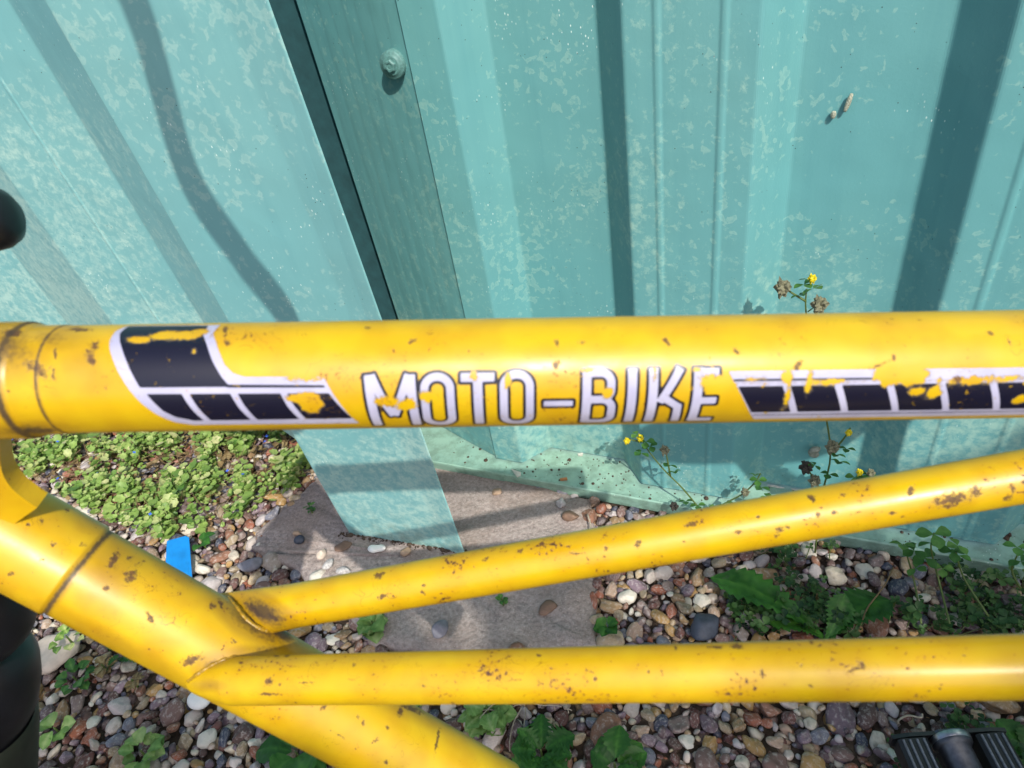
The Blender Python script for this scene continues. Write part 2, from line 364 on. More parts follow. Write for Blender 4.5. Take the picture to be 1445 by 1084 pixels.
def ribbed(name, prof, z0, z1, mat, parent, th=.0009, rowz=None, shear=0., pos=None):
    """prof: plan line (x, y) swept up from z0 to z1, given a thickness towards +y"""
    prof = fillet(prof, .0028); n = len(prof); d = np.gradient(prof, axis=0); nn = np.stack([-d[:, 1], d[:, 0]], 1); nn /= np.linalg.norm(nn, axis=1)[:, None]
    back = prof + nn * th; zs = np.linspace(z0, z1, 3); V = []; F = []
    for z in zs:
        for P in (prof, back): V += [[x, y, z] for x, y in P]
    m = 2 * n
    for k in range(len(zs) - 1):
        for i in range(n - 1):
            a = k * m + i; F.append((a, a + 1, a + m + 1, a + m)); a += n; F.append((a + 1, a, a + m, a + m + 1))
        for e in (0, n - 1): F.append((k * m + e, k * m + n + e, (k + 1) * m + n + e, (k + 1) * m + e))
    for i in range(n - 1):
        F.append((i, n + i, n + i + 1, i + 1)); b = 2 * m; F.append((b + i, b + i + 1, b + n + i + 1, b + n + i))
    V = np.array(V)
    if pos is not None: V = pos(V)
    return mk(name, V, F, mat, parent)
fence = root('metal_fence', (.1, .62, 0), 'long teal ribbed steel fence behind the bicycle, standing on a folded bottom rail', 'fence', 'teal ribbed steel fencing')
pa = [(-.372 - .148 * t, .6238 + .053 * t ** 1.05) for t in np.linspace(1, 0, 9)]
def endlean(V):                                                           # the sheet's free left end is cut slightly out of plumb
    V = V.copy(); q = np.clip((-.372 - V[:, 0]) / .148, 0, 1); V[:, 0] -= q * .016 * (V[:, 2] - .1) / .5 - q * .008; return V
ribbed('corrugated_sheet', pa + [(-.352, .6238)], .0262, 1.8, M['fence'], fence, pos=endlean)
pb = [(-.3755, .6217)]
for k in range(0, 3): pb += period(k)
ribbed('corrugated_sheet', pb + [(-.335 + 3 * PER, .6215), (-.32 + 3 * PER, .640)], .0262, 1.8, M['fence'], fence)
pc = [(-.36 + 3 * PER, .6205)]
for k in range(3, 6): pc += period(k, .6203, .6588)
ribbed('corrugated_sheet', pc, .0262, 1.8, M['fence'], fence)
def sweepx(name, prof, x0, x1, mat, parent, nx=2):
    n = len(prof); V = []; F = []
    for x in np.linspace(x0, x1, nx): V += [[x, y, z] for y, z in prof]
    for k in range(nx - 1):
        for i in range(n): F.append((k * n + i, (k + 1) * n + i, (k + 1) * n + (i + 1) % n, k * n + (i + 1) % n))
    F += [tuple(range(n)), tuple(range((nx - 1) * n, nx * n))[::-1]]
    return mk(name, V, F, mat, parent)
def railprof(e=0.): return [(.6015 - e, 0.), (.5985 - e, .0185), (.5985 - e, .0203 + e), (.6000 - e, .0215 + e), (.6025 - e, .0210 + e), (.612, .0208 + e), (.705, .0243 + e), (.705, 0.)]
sweepx('bottom_rail', railprof(), -.358, 1.35, M['rail'], fence)
sweepx('bottom_rail', railprof(.0012), -.66, -.3565, M['rail'], fence)
sweepx('top_rail', [(.590, 1.79), (.590, 1.83), (.70, 1.83), (.70, 1.79), (.695, 1.825), (.595, 1.825)], -.66, 1.35, M['rail'], fence)
backp = ribbed('gap_shade_strip', [(-.72, .715), (-.44, .715)], 0, 1.8, M['gap'], fence)  # added behind the gap beside the post, its shade painted on as dark colour
# screw with washer
sc = at_y(553, 92, .6235); sn = np.array([0, -1, 0.]); sx, sy = np.array([1., 0, 0]), np.array([0, 0, 1.])
def lathe(prof, c, ax, x, y, ns=20):
    V = []; F = []
    for r, h in prof:
        th = np.arange(ns) * 2 * np.pi / ns; V += (np.asarray(c) + h * np.asarray(ax) + r * (np.cos(th)[:, None] * x + np.sin(th)[:, None] * y)).tolist()
    for k in range(len(prof) - 1):
        for j in range(ns): F.append((k * ns + j, k * ns + (j + 1) % ns, (k + 1) * ns + (j + 1) % ns, (k + 1) * ns + j))
    F.append(tuple((len(prof) - 1) * ns + j for j in range(ns))); return V, F
sx2 = unit(np.array([1, 0, .3])); sy2 = np.cross(sx2, sn)
wv = MB().add(*lathe([(.0135, -.016), (.0135, .0004), (.0125, .0012), (.0098, .0016), (.0095, .0022), (.0080, .0025)], sc, sn, sx2, sy2, 24)).make('screw', M['screw'], fence, True)
MB().add(*lathe([(.0062, .002), (.0062, .0048), (.0054, .0055), (.0034, .0055), (.0030, .0046)], sc, sn, sx2, sy2, 6)).make('hex_head', M['screw'], wv)

# ------------------------------------------------------------------ left-hand fence panel and its broad post (both lean a little)
GO = np.array([-.358, .473, 0]); GU = unit([-.996, -.085, 0]); GV = unit([-.016, -.08, .9967]); GN = np.cross(GU, GV); GN = unit(GN if GN[1] > 0 else -GN)
def gate(u, v, d): return GO + GU * u + GV * v + GN * d
def leaned(V): return GO + V[:, 0:1] * -GU + V[:, 1:2] * GN + V[:, 2:3] * GV        # (x to the right, y back, z up) -> panel frame
post = root('fence_post', gate(.09, 0, .02), 'broad flat teal steel post with scuffed edge, standing on the concrete footing', 'post')
pv = [(-.172, .010), (-.174, .002), (-.1715, .0003), (-.168, 0), (-.12, -.0008), (-.06, -.0012), (-.030, -.0014), (.0, -.0078), (.0012, -.0070)]
def flare(V):                                                            # the plate's right edge runs out a little towards the top
    V = np.array(V); V[:, 0] += np.clip((V[:, 0] + .06) / .06, 0, 1) * .031 * V[:, 2]; return leaned(V)
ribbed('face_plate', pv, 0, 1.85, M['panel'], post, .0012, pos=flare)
v_, f_ = box((0, 0, 0), (0.052, 0, 0), (0, .022, 0), (0, 0, .92)); v_ = leaned(np.array(v_) + np.array([-.105, .0245, .925]))
mk('back_channel', v_, f_, M['rail'], post)
panel = root('metal_fence', gate(.6, .15, .05), 'pale sunlit teal fence panel left of the broad post, with stepped ribs', 'fence', 'teal ribbed steel fencing')
def steps(u0, n):
    q = []; u = u0; d = .0
    return q
pl = [(-1.62, .200), (-1.30, .160), (-1.12, .160), (-.99, .155), (-.85, .100), (-.566, .100), (-.392, .040), (-.3195, .040), (-.318, .0395), (-.316, .0395), (-.3145, .040), (-.253, .040), (-.1735, .0032)]
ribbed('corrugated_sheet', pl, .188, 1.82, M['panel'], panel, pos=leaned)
def edge_strip(u0, u1, d, mat):
    v, f = box((-(u0 + u1) / 2, d - .003, .184), ((u1 - u0) / 2, 0, 0), (0, .004, 0), (0, 0, .006)); return mk('bottom_edge', leaned(np.array(v)), f, mat, panel)
edge_strip(.255, .39, .040, M['rail']); edge_strip(.57, .85, .10, M['rail'])

# ------------------------------------------------------------------ bicycle
bike = root('bicycle', (0, .17, 0), 'yellow child\'s bicycle with worn enamel and peeling black and silver stickers', 'bicycle')
P0 = at_d(722, 527, .2054); BH = unit([.93, .367, 0]); BN = np.array([-BH[1], BH[0], 0])
def at_b(px, py): r = ray(px, py); return CAM + r * np.dot(P0 - CAM, BN) / np.dot(r, BN)
def fine_tube(name, A, B, rad, mat, ds=.0007, ns=110, marks=(), grimes=(), prof=None, parent=bike, cut=None):
    """straight tube from A to B; prof(s in m)->radius; marks: wear spots (px, py, half length, half width, angle); grimes: (px, py, radius)"""
    A, B = np.asarray(A), np.asarray(B); L = np.linalg.norm(B - A); ax = (B - A) / L; x, y = frame_of(ax)
    ss = np.arange(0, L + ds, ds); rr = np.array([prof(s) if prof else rad for s in ss]); th = np.arange(ns) * 2 * np.pi / ns
    cs = np.cos(th)[None, :, None] * x + np.sin(th)[None, :, None] * y
    V = (A + ss[:, None, None] * ax + rr[:, None, None] * cs)
    if cut: V = cut(V, ss, ax)
    n = len(ss); i = np.arange(n * ns).reshape(n, ns); j = np.roll(i, -1, 1)
    F = np.stack([i[:-1], j[:-1], j[1:], i[1:]], -1).reshape(-1, 4); V = V.reshape(-1, 3)
    wear = np.zeros(len(V)); grime = np.zeros(len(V)); px, py, pz = proj(V)
    front = np.einsum('ij,ij->i', (V - A) - ((V - A) @ ax)[:, None] * ax, CAM - V) > 0
    for mx, my, a, b, ang in marks:
        c, s = math.cos(math.radians(ang)), math.sin(math.radians(ang)); dx, dy = px - mx, py - my
        d = np.sqrt(((dx * c - dy * s) / a) ** 2 + ((dx * s + dy * c) / b) ** 2); wear = np.maximum(wear, np.where(front, np.clip(1.15 - d * .8, 0, 1), 0))
    for gx, gy, a, b, ang, k in grimes:
        c, s = math.cos(math.radians(ang)), math.sin(math.radians(ang)); dx, dy = px - gx, py - gy
        d = np.sqrt(((dx * c - dy * s) / a) ** 2 + ((dx * s + dy * c) / b) ** 2); grime = np.maximum(grime, np.where(front, k * np.clip(1 - d, 0, 1) ** .7, 0))
    for sa in GROOVES.get(name, ()): grime = np.maximum(grime, np.repeat(.95 * np.exp(-((ss - sa[0]) / sa[1]) ** 2), ns))
    return mk(name, V, F, mat, parent, True, {'wear': wear, 'grime': grime})
TA, TB = at_d(-60, 538, .2054), at_d(1600, 511, .2054); TAX = unit(TB - TA); TR = .016
def s_of(px): p = at_d(px, 538 - (px + 60) * 27 / 1660, .2054); return np.dot(p - TA, TAX)
s_lip, s_seam = s_of(60), s_of(103)
GROOVES = {'top_tube': [(s_lip - .0012, .0014), (s_seam, .0006)]}
def topprof(s):
    if s < s_lip - .002: return TR * 1.085
    if s < s_lip: return TR * (1.085 - .05 * (s - s_lip + .002) / .002)
    if s < s_seam: return TR * 1.012
    return TR
tmarks = [(128, 505, 8, 16, 20), (134, 487, 9, 7, 40), (112, 465, 22, 4, 0), (52, 520, 10, 25, 60), (148, 556, 4, 4, 0), (318, 465, 6, 5, 40), (320, 483, 5, 6, 40), (582, 481, 11, 4, 22), (520, 463, 3, 7, 80), (661, 496, 3, 3, 0),
          (786, 486, 5, 8, 10), (785, 515, 6, 9, 5), (822, 483, 8, 3, 0), (940, 482, 8, 5, -40), (1040, 497, 4, 8, 40), (1002, 504, 3, 4, 0), (1128, 515, 9, 5, 40), (1125, 517, 5, 12, -20), (1396, 470, 8, 4, -10), (1258, 450, 4, 2, 0), (1298, 452, 4, 2, 0),
          (1240, 516, 22, 3, 25), (1350, 533, 10, 14, 0), (1262, 505, 4, 6, 0), (1424, 482, 3, 8, 20), (20, 470, 20, 6, 0), (12, 552, 4, 3, 0), (78, 500, 3, 14, 0), (75, 530, 4, 12, 0), (60, 608, 30, 5, 0)]
tgr = [(70, 478, 90, 34, 0, .7), (40, 608, 80, 18, 0, .9), (10, 490, 90, 70, 0, .8), (110, 510, 70, 70, 0, .42), (1310, 480, 60, 14, 0, .25)]
top = fine_tube('top_tube', TA, TB, TR, M['yellow'], .0006, 128, tmarks, tgr, topprof)
DA, DS, DB = at_d(-70, 706, .249), at_d(113, 806, .2626), at_d(700, 1131, .308)
dax = unit(DB - DA); Ld = np.linalg.norm(DB - DA); sds = np.dot(DS - DA, dax)
GROOVES['down_tube'] = [(sds + .0004, .0016)]
def downprof(s): return .01815 if s < sds - .0006 else (.0174 if s > sds + .0003 else .0171)
dm = [(196, 795, 12, 3, 20), (185, 812, 10, 14, -40), (230, 905, 3, 3, 0), (255, 838, 4, 3, 0), (95, 720, 5, 4, 0), (60, 790, 4, 3, 0), (118, 768, 6, 4, 0), (330, 905, 5, 3, 0), (455, 1000, 8, 3, 40), (500, 985, 16, 3, -30), (530, 1045, 10, 3, 30), (183, 788, 6, 4, 20), (300, 856, 8, 6, -30), (312, 852, 5, 9, 20), (212, 872, 5, 12, 30), (270, 932, 22, 8, 22), (22, 705, 5, 4, 0), (40, 740, 5, 4, 0), (58, 735, 4, 6, 0), (75, 768, 6, 5, 0), (12, 730, 5, 4, 0), (15, 810, 8, 4, 0), (45, 808, 3, 2, 0),
      (420, 978, 22, 3, 40), (408, 985, 12, 5, 45), (440, 985, 20, 2, 45), (352, 986, 4, 4, 0), (505, 1012, 4, 4, 0), (513, 1020, 4, 5, 0), (547, 1027, 4, 4, 0), (565, 1005, 6, 10, 0), (617, 1045, 3, 26, -10), (480, 1040, 25, 2, -30), (580, 1000, 24, 5, -25), (545, 1075, 4, 5, 0), (160, 790, 8, 18, -30), (150, 830, 6, 6, 0)]
dgr = [(160, 800, 55, 85, -30, .6), (250, 800, 190, 22, -30, .5), (180, 915, 170, 18, -28, .5), (362, 884, 100, 30, -33, .9), (395, 893, 40, 16, -33, 1.1), (560, 985, 120, 30, -28, .45), (400, 900, 40, 30, 0, .6), (150, 745, 120, 26, -28, .35), (10, 690, 40, 80, 0, .6), (300, 940, 40, 24, 20, .8), (380, 915, 90, 14, 8, .75)]
down = fine_tube('down_tube', DA, DB, .0174, M['yellow'], .0009, 128, dm, dgr, downprof)
UA, UB = at_d(262, 882, .287), at_b(1620, 641)
def flat_end(V, ss, ax):                                                  # the tube's front end is hammered flat where it is welded on
    t = np.clip(1 - (ss - .018) / .034, 0, 1) ** 1.2; c = V.mean(1, keepdims=True); up = unit(np.cross(ax, unit(CAM - V[0].mean(0)))); up = up if up[2] > 0 else -up
    d = V - c; dn = unit(np.cross(up, ax)); a = d @ up; b = d @ dn
    return c + (a * (1 + .15 * t[:, None]))[..., None] * up + (b * (1 - .72 * t[:, None]))[..., None] * dn + (d @ ax)[..., None] * ax
um = [(360, 862, 22, 6, -38), (385, 872, 12, 4, -30), (535, 812, 12, 6, 20), (540, 842, 10, 5, 20), (596, 836, 5, 4, 0), (598, 826, 4, 4, 0), (685, 789, 6, 4, 20), (733, 778, 8, 5, 10), (855, 775, 5, 6, 20), (815, 781, 16, 2, 0), (900, 768, 5, 9, -20), (975, 740, 14, 4, 15), (1042, 751, 6, 4, 10), (965, 764, 3, 3, 0), (1100, 748, 8, 6, 30), (1178, 723, 7, 4, 10), (1260, 724, 7, 4, 0), (1338, 715, 5, 6, 0), (1342, 706, 30, 12, 10), (1376, 694, 11, 11, 20), (1340, 701, 9, 4, 0), (1360, 702, 5, 4, 0), (1422, 703, 10, 4, 15), (1429, 690, 4, 10, 20), (1145, 703, 9, 6, -30), (1155, 726, 5, 5, 0), (1285, 692, 6, 10, -20), (1190, 698, 8, 3, 10), (1070, 730, 4, 3, 0), (1112, 745, 5, 4, 0), (1095, 756, 4, 4, 0)]
ugr = [(372, 864, 70, 30, -30, 1.0), (1340, 710, 60, 20, 10, .35)]
ustay = fine_tube('upper_stay', UA, UB, .0087, M['yellow_rusty'], .0006, 72, um, ugr, lambda s: .0087 + .0002 * s / .3, cut=flat_end)
def stay_pt(px, py): return at_d(px, py, 1 / (3.84 + (px - 300) * (5.30 - 3.84) / 1145))
LA, LB = stay_pt(268, 962), stay_pt(1600, 938)
lm = [(378, 980, 20, 3, 0), (405, 925, 5, 4, 0), (388, 923, 5, 9, 45), (340, 935, 5, 3, 0), (499, 938, 4, 4, 0), (432, 964, 18, 2, 0), (380, 962, 7, 7, 40), (395, 966, 4, 3, 0), (1041, 912, 13, 6, 0), (1010, 913, 16, 3, 0), (1215, 940, 8, 8, 30), (1205, 945, 18, 4, 25), (953, 914, 4, 4, 0), (1143, 968, 4, 4, 0), (1326, 972, 4, 3, 0), (1311, 976, 3, 2, 0), (1075, 950, 3, 10, 10), (680, 945, 8, 3, 0), (840, 958, 4, 5, 0), (598, 968, 8, 2, 0), (1145, 906, 5, 4, 0), (1130, 940, 3, 6, 0), (760, 925, 5, 3, 0), (915, 948, 3, 3, 0), (1360, 925, 5, 2, 0)]
lgr = [(330, 925, 90, 16, 12, .6), (295, 968, 30, 12, 0, .6), (1000, 905, 120, 10, 0, .35), (900, 900, 500, 8, 0, .25)]
def lowprof(s): return .0085 * min(1., .25 + .75 * (s / .020) ** .6 if s > 0 else .25)
lstay = fine_tube('lower_stay', LA, LB, .0085, M['yellow_rusty'], .0006, 80, lm, lgr, lowprof)
def weld(A, B, rp, name='weld_bead'):
    ax = unit(B - A); x, y = frame_of(ax); ss = np.arange(.002, .09, .0004); P = []
    for th in np.linspace(0, 2 * np.pi, 72)[:-1]:
        q = A + ss[:, None] * ax + np.array([rp(v) for v in ss])[:, None] * (math.cos(th) * x + math.sin(th) * y)
        d = np.linalg.norm((q - DA) - ((q - DA) @ dax)[:, None] * dax, axis=1) - .0173; k = np.where((d[:-1] < 0) & (d[1:] >= 0))[0]
        if len(k): P.append(q[k[-1]])
    if len(P) < 8: return
    P = np.array(P); gaps = np.linalg.norm(np.roll(P, -1, 0) - P, axis=1); k = int(np.argmax(gaps)); P = np.roll(P, -k - 1, 0); P = spline(P[::2], 160)
    w_ = np.convolve(rng.normal(size=180), np.ones(7) / 7, 'same')[10:170]; r = .00095 + .0004 * w_ + .00006 * np.sin(np.arange(160) * .8)
    V, F = tube(P, r, 8); mk(name, V, F, M['yellow'], bike, True, {'wear': rng.uniform(0, .45, len(V)), 'grime': np.full(len(V), .62)})
weld(LA, LB, lowprof); weld(UA, UB, lambda v: .0087)
# head tube, gusset and what hangs below and above it, just outside the left edge
HB, HT = at_b(-128, 1010), at_b(-190, 380); hd = unit(HT - HB)
mkt = lambda name, P, r, mat, ns=24, parent=bike: MB().add(*tube(P, r, ns)).make(name, mat, parent, True)
zero = lambda o: [o.data.attributes.new(k, 'FLOAT', 'POINT') for k in ('wear', 'grime')]
ht = mkt('head_tube', [HB + hd * t for t in (.045, .05, .08, .17, .20, .205)], [.021, .0225, .0215, .0215, .0225, .021], M['yellow'], 32); zero(ht)
gp = [at_b(-80, 600)] + [at_b(a, b) for a, b in spline([(8, 598), (8, 622), (9, 644), (15, 664), (30, 684), (60, 706)], 22)] + [at_b(-30, 770), at_b(-110, 700)]
gv = [p + BN * .0035 for p in gp] + [p - BN * .0035 for p in gp]; k = len(gp)
gs = mk('gusset', gv, [tuple(range(k)), tuple(range(k, 2 * k))[::-1]] + [(i, k + i, k + (i + 1) % k, (i + 1) % k) for i in range(k)], M['yellow'], bike); zero(gs)
FA = at_d(-68, 812, .262); FD = unit(at_d(-54, 1130, .315) - FA); fx, fy = frame_of(FD)
fork = MB().add(*lathe([(.018, -.002), (.0235, .004), (.0262, .012), (.0275, .020), (.0268, .026), (.024, .031), (.0195, .034), (.0195, .040)], FA, FD, fx, fy, 48)).make('headset_cup', M['black'], bike, True)
lv, lf = lathe([(.016, .034), (.021, .037), (.0255, .042), (.0285, .050), (.0292, .060), (.0285, .072), (.0265, .078), (.0262, .082), (.0275, .086), (.0275, .16), (.024, .42)], FA, FD, fx, fy, 48)
fork = MB().add(lv, lf).make('fork', M['black'], bike, True)
MB().add(*lathe([(.0272, .079), (.0283, .081), (.0288, .09), (.0285, .20), (.027, .38)], FA, FD, fx, fy, 48)).make('fork_sleeve', M['olive'], bike, True)
gA = at_d(-120, 330, .24); gB = at_d(-4, 307, .24); gd = unit(gB - gA); gx, gy = frame_of(gd)
MB().add(*lathe([(.011, 0), (.0112, np.linalg.norm(gB - gA) - .006), (.0108, np.linalg.norm(gB - gA)), (.0092, np.linalg.norm(gB - gA) + .0035), (.006, np.linalg.norm(gB - gA) + .0058), (.001, np.linalg.norm(gB - gA) + .0065)], gA, gd, gx, gy, 32)).make('brake_lever', M['black'], bike, True)
hb = spline([(-.30, .055, .60), (-.262, .088, .655), (-.208, .130, .755), (-.226, .126, .845), (-.238, .119, .925), (-.207, .111, 1.055), (-.205, .10, 1.20), (-.19, .09, 1.33), (-.12, .04, 1.40), (.0, -.04, 1.42)], 60)
mkt('handlebar', hb, .0112, M['black'], 20)
# pedal on its crank, low on the right
PC = at_d(1374, 1118, .54); KP = .94; es = np.array([.367, -.93, 0.]); ew = BH; ez = np.array([0, 0, 1.])
pedal = MB().add(*box(PC + es * -.0, es * .044, ew * .0115, ez * .0115, .25)).make('pedal', M['steel'], bike)
def pedal_block(s):
    c = PC + ew * s * .0305 + es * .001
    b = MB().add(*box(c, es * .040, ew * .0118, ez * .0105, .22)).make('tread_block', M['rubber'], pedal)
    r = MB()
    for q in (-.0082, -.0032, .0024, .0078): r.add(*box(c + ew * q + ez * .0108, es * .0385, ew * .0009, ez * .0012, .4))
    r.make('tread_ridge', M['groove'], pedal); 
pedal_block(-1); pedal_block(1)
MB().add(*box(PC - es * .0425, es * .0016, ew * .045, ez * .009, .3)).make('end_plate', M['black'], pedal)
MB().add(*box(PC + es * .0425, es * .0016, ew * .045, ez * .009, .3)).make('end_plate', M['black'], pedal)
cx_, cy_ = frame_of(es)
MB().add(*lathe([(.0125, 0), (.0152, .001), (.0155, .006), (.0138, .0085), (.0125, .009), (.0125, .05), (.013, .08)], PC - es * .040 + ez * .004, es, cx_, cy_, 28)).make('spindle_barrel', M['steel'], pedal, True)
MB().add(*lathe([(.0152, 0), (.0158, .001), (.0156, .005), (.0140, .0072)], PC - es * .0402 + ez * .004, es, cx_, cy_, 28)).make('spindle_collar', M['bright_steel'], pedal, True)
BBc = P0 + BH * .42 + np.array([0, 0, -.235])
mkt('crank', [PC + es * .045, PC + es * .072, PC + es * .074 + (BBc - PC) * .5, BBc + es * .02], [.008, .009, .008, .011], M['steel'], 16)
mkt('seat_tube', [BBc, BBc + np.array([.03, .01, .12]), P0 + BH * .34 + np.array([0, 0, .01])], .0145, M['black'], 20)
sad = P0 + BH * .36 + np.array([0, 0, .03])
sv, sf = ICO3; sv2 = sv.copy(); wd = .045 + .055 * np.clip(sv[:, 0], -1, 1) ** 2 * (sv[:, 0] > 0) + .01 * sv[:, 0]
sv2 = np.stack([sv[:, 0] * .13, sv[:, 1] * wd, sv[:, 2] * .03], 1); sv2 = sv2[:, 0:1] * BH + sv2[:, 1:2] * BN + sv2[:, 2:3] * ez + sad
mk('saddle', sv2, sf, M['black'], bike, True)
# rear wheel
WC = np.array([P0[0] + BH[0] * .62, P0[1] + BH[1] * .62, .20]); a_ = np.linspace(0, 2 * np.pi, 61)
wheel = mkt('wheel_rim', [WC + BH * .165 * math.cos(t) + ez * .165 * math.sin(t) for t in a_], .011, M['bright_steel'], 10)
mkt('tyre', [WC + BH * .185 * math.cos(t) + ez * .185 * math.sin(t) for t in a_], .021, M['rubber'], 14, wheel)
spk = MB()
for t in np.linspace(0, 2 * np.pi, 25)[:-1]: spk.add(*tube([WC + BN * .02 * (1 if int(t * 12) % 2 else -1), WC + BH * .165 * math.cos(t) + ez * .165 * math.sin(t)], .001, 5))
spk.make('spokes', M['bright_steel'], wheel)
FW = np.array([-.45, -.06, .206])
wheel2 = mkt('wheel_rim', [FW + np.array([-.93, -.367, 0]) * .165 * math.cos(t) + ez * .165 * math.sin(t) for t in a_], .011, M['bright_steel'], 10)
mkt('tyre', [FW + np.array([-.93, -.367, 0]) * .185 * math.cos(t) + ez * .185 * math.sin(t) for t in a_], .021, M['rubber'], 14, wheel2)

# ---- stickers: artwork drawn flat (mm along the tube, mm round it), then laid on the tube
E1 = np.array([.37503, -.71511, .58988]); E2 = np.array([-.12662, .59085, .79678])
def sd_poly(x, y, P):
    P = np.asarray(P, float); d = np.full(x.shape, 1e9); ins = np.zeros(x.shape, bool); j = len(P) - 1
    for i in range(len(P)):
        ex, ey = P[j] - P[i]; wx, wy = x - P[i][0], y - P[i][1]; t = np.clip((wx * ex + wy * ey) / (ex * ex + ey * ey), 0, 1)
        d = np.minimum(d, np.hypot(wx - ex * t, wy - ey * t))
        ins ^= ((P[i][1] > y) != (P[j][1] > y)) & (x < (P[j][0] - P[i][0]) * (y - P[i][1]) / (P[j][1] - P[i][1] + 1e-12) + P[i][0]); j = i
    return np.where(ins, -d, d)
def sd_seg(x, y, a, b, hw):
    a, b = np.array(a, float), np.array(b, float); L = np.linalg.norm(b - a); u = (b - a) / L; c = (a + b) / 2
    qx = np.abs((x - c[0]) * u[0] + (y - c[1]) * u[1]) - L / 2; qy = np.abs(-(x - c[0]) * u[1] + (y - c[1]) * u[0]) - hw
    return np.hypot(np.maximum(qx, 0), np.maximum(qy, 0)) + np.minimum(np.maximum(qx, qy), 0)
def sd_ring(x, y, x0, x1, y0, y1, r, hw):
    cx, cy = (x0 + x1) / 2, (y0 + y1) / 2; qx = np.abs(x - cx) - (x1 - x0) / 2 + r; qy = np.abs(y - cy) - (y1 - y0) / 2 + r
    return np.abs(np.hypot(np.maximum(qx, 0), np.maximum(qy, 0)) + np.minimum(np.maximum(qx, qy), 0) - r) - hw
def sd_ell(x, y, c, a, b): return (np.hypot((x - c[0]) / a, (y - c[1]) / b) - 1) * min(a, b)
mn = lambda L: np.minimum.reduce(L)
def sticker(name, s0, s1, a0, a1, draw, label):
    s = np.arange(s0, s1, .5); a = np.arange(a0, a1, .4); X, Y = np.meshgrid(s, a, indexing='ij'); cover, ink, peel = draw(X, Y)
    th = Y / 1000 / TR; r = TR + .00014
    V = TA + (X / 1000)[..., None] * TAX + r * (np.cos(th)[..., None] * E1 + np.sin(th)[..., None] * E2)
    i = np.arange(X.size).reshape(X.shape); F = np.stack([i[:-1, :-1], i[1:, :-1], i[1:, 1:], i[:-1, 1:]], -1).reshape(-1, 4)
    c = cover.ravel(); F = F[(c[F].min(1) < .4)]
    use = np.unique(F); re = np.full(X.size, -1); re[use] = np.arange(len(use))
    o = mk(name, V.reshape(-1, 3)[use], re[F], M['decal'], top, True, {'cover': c[use], 'ink': ink.ravel()[use], 'peel': peel.ravel()[use]}); o['label'] = label
def art_left(x, y):
    sil = sd_poly(x, y, [(54.3, 19.5), (52.5, 15.9), (52.6, 11.3), (53.7, 8.1), (57, 1.7), (59.8, -3.2), (62.5, -7.4), (65.6, -11.2), (69.4, -14.4), (73.9, -15.9), (121, -16.6), (113.1, -.4), (91.6, -.1), (88.4, .9), (85.9, 3.4), (83, 9.3), (80.7, 13.8), (81.1, 19)])
    nav = mn([sd_poly(x, y, P) for P in ([(54.5, 19.2), (54.2, 14.5), (55.5, 11.2), (59.2, 4.2), (62.7, -2.6), (87.5, -2.8), (85.3, -.1), (82.7, 4.2), (80.3, 9.3), (77.9, 13.8), (77.9, 18.6)], [(86.5, -2.1), (113.2, -2.7), (113.6, -3.4), (86.5, -3.0)],
        [(64.2, -4.4), (114.3, -5), (119.7, -13.9), (74.8, -13.8), (70.3, -12.1), (67.5, -9.7)])])
    div = mn([sd_poly(x, y, P) for P in ([(73.7, -4), (75.8, -4), (77.4, -8.5), (79.8, -14.3), (77.9, -14.3), (75.5, -8.9)], [(87, -4), (89, -4), (90.5, -8.4), (93, -14.4), (91.2, -14.4), (88.7, -8.8)], [(100.7, -4), (102.4, -4), (104, -8.2), (106.7, -14.4), (104.9, -14.4), (102.4, -9)])])
    ink = np.maximum(nav, -div)
    peel = mn([sd_ell(x, y, c, a, b) for c, a, b in (((60.5, 11.8), 3.6, 1.3), ((67, 13.4), 4.3, 2.0), ((73, 13.2), 4.2, 2.0), ((76.5, 14.8), 2.6, 1.5), ((109, -8.0), 3.3, 3.6), ((104.8, -6.4), 2.6, 1.2), ((77, 7.1), .6, .6), ((107.6, -.6), 4.5, .9))])
    return np.minimum(sil, nav), ink, peel
def art_right(x, y):
    sil = np.maximum(sd_poly(x, y, [(224, -.7), (330, -1.1), (330, -18.3), (234.1, -18.2), (226.6, -5)]), -sd_poly(x, y, [(224, -4.05), (330, -4.0), (330, -4.3), (224, -4.35)]))
    nav = mn([sd_poly(x, y, P) for P in ([(225.3, -2.9), (268, -3.1), (268, -3.7), (225.6, -3.6)], [(226.8, -5), (330, -5.1), (330, -14.6), (232.2, -14.2)], [(232.6, -15.2), (330, -15.6), (330, -16.1), (232.9, -15.7)])])
    div = mn([sd_poly(x, y, [(p, -4.6), (p + 2.1, -4.6), (p + 6.6 + .1 * i, -14.8), (p + 4.7 + .1 * i, -14.8)]) for i, p in enumerate((238.9, 253.1, 267.3, 281.5, 295.7, 309.9, 324.1))])
    peel = mn([sd_ell(x, y, c, a, b) for c, a, b in (((268.6, -2.6), 4.6, 3.0), ((274.5, -2.6), 4.4, 3.1), ((276.7, -7.6), 2.3, 1.2), ((281.3, -7.7), 2.0, 2.0), ((241, -6.3), .7, 5.6), ((246.4, -3.8), .8, 3.0), ((306.5, -10.4), 1.8, 1.5), ((252, -4.2), 4, .8), ((289.6, -4.4), 6.4, 1.0), ((230.7, -3.2), 1.8, .5), ((240, -2.4), 1.2, 1.8), ((300, -4), 4, .8))])
    return np.minimum(sil, nav), np.maximum(nav, -div), peel
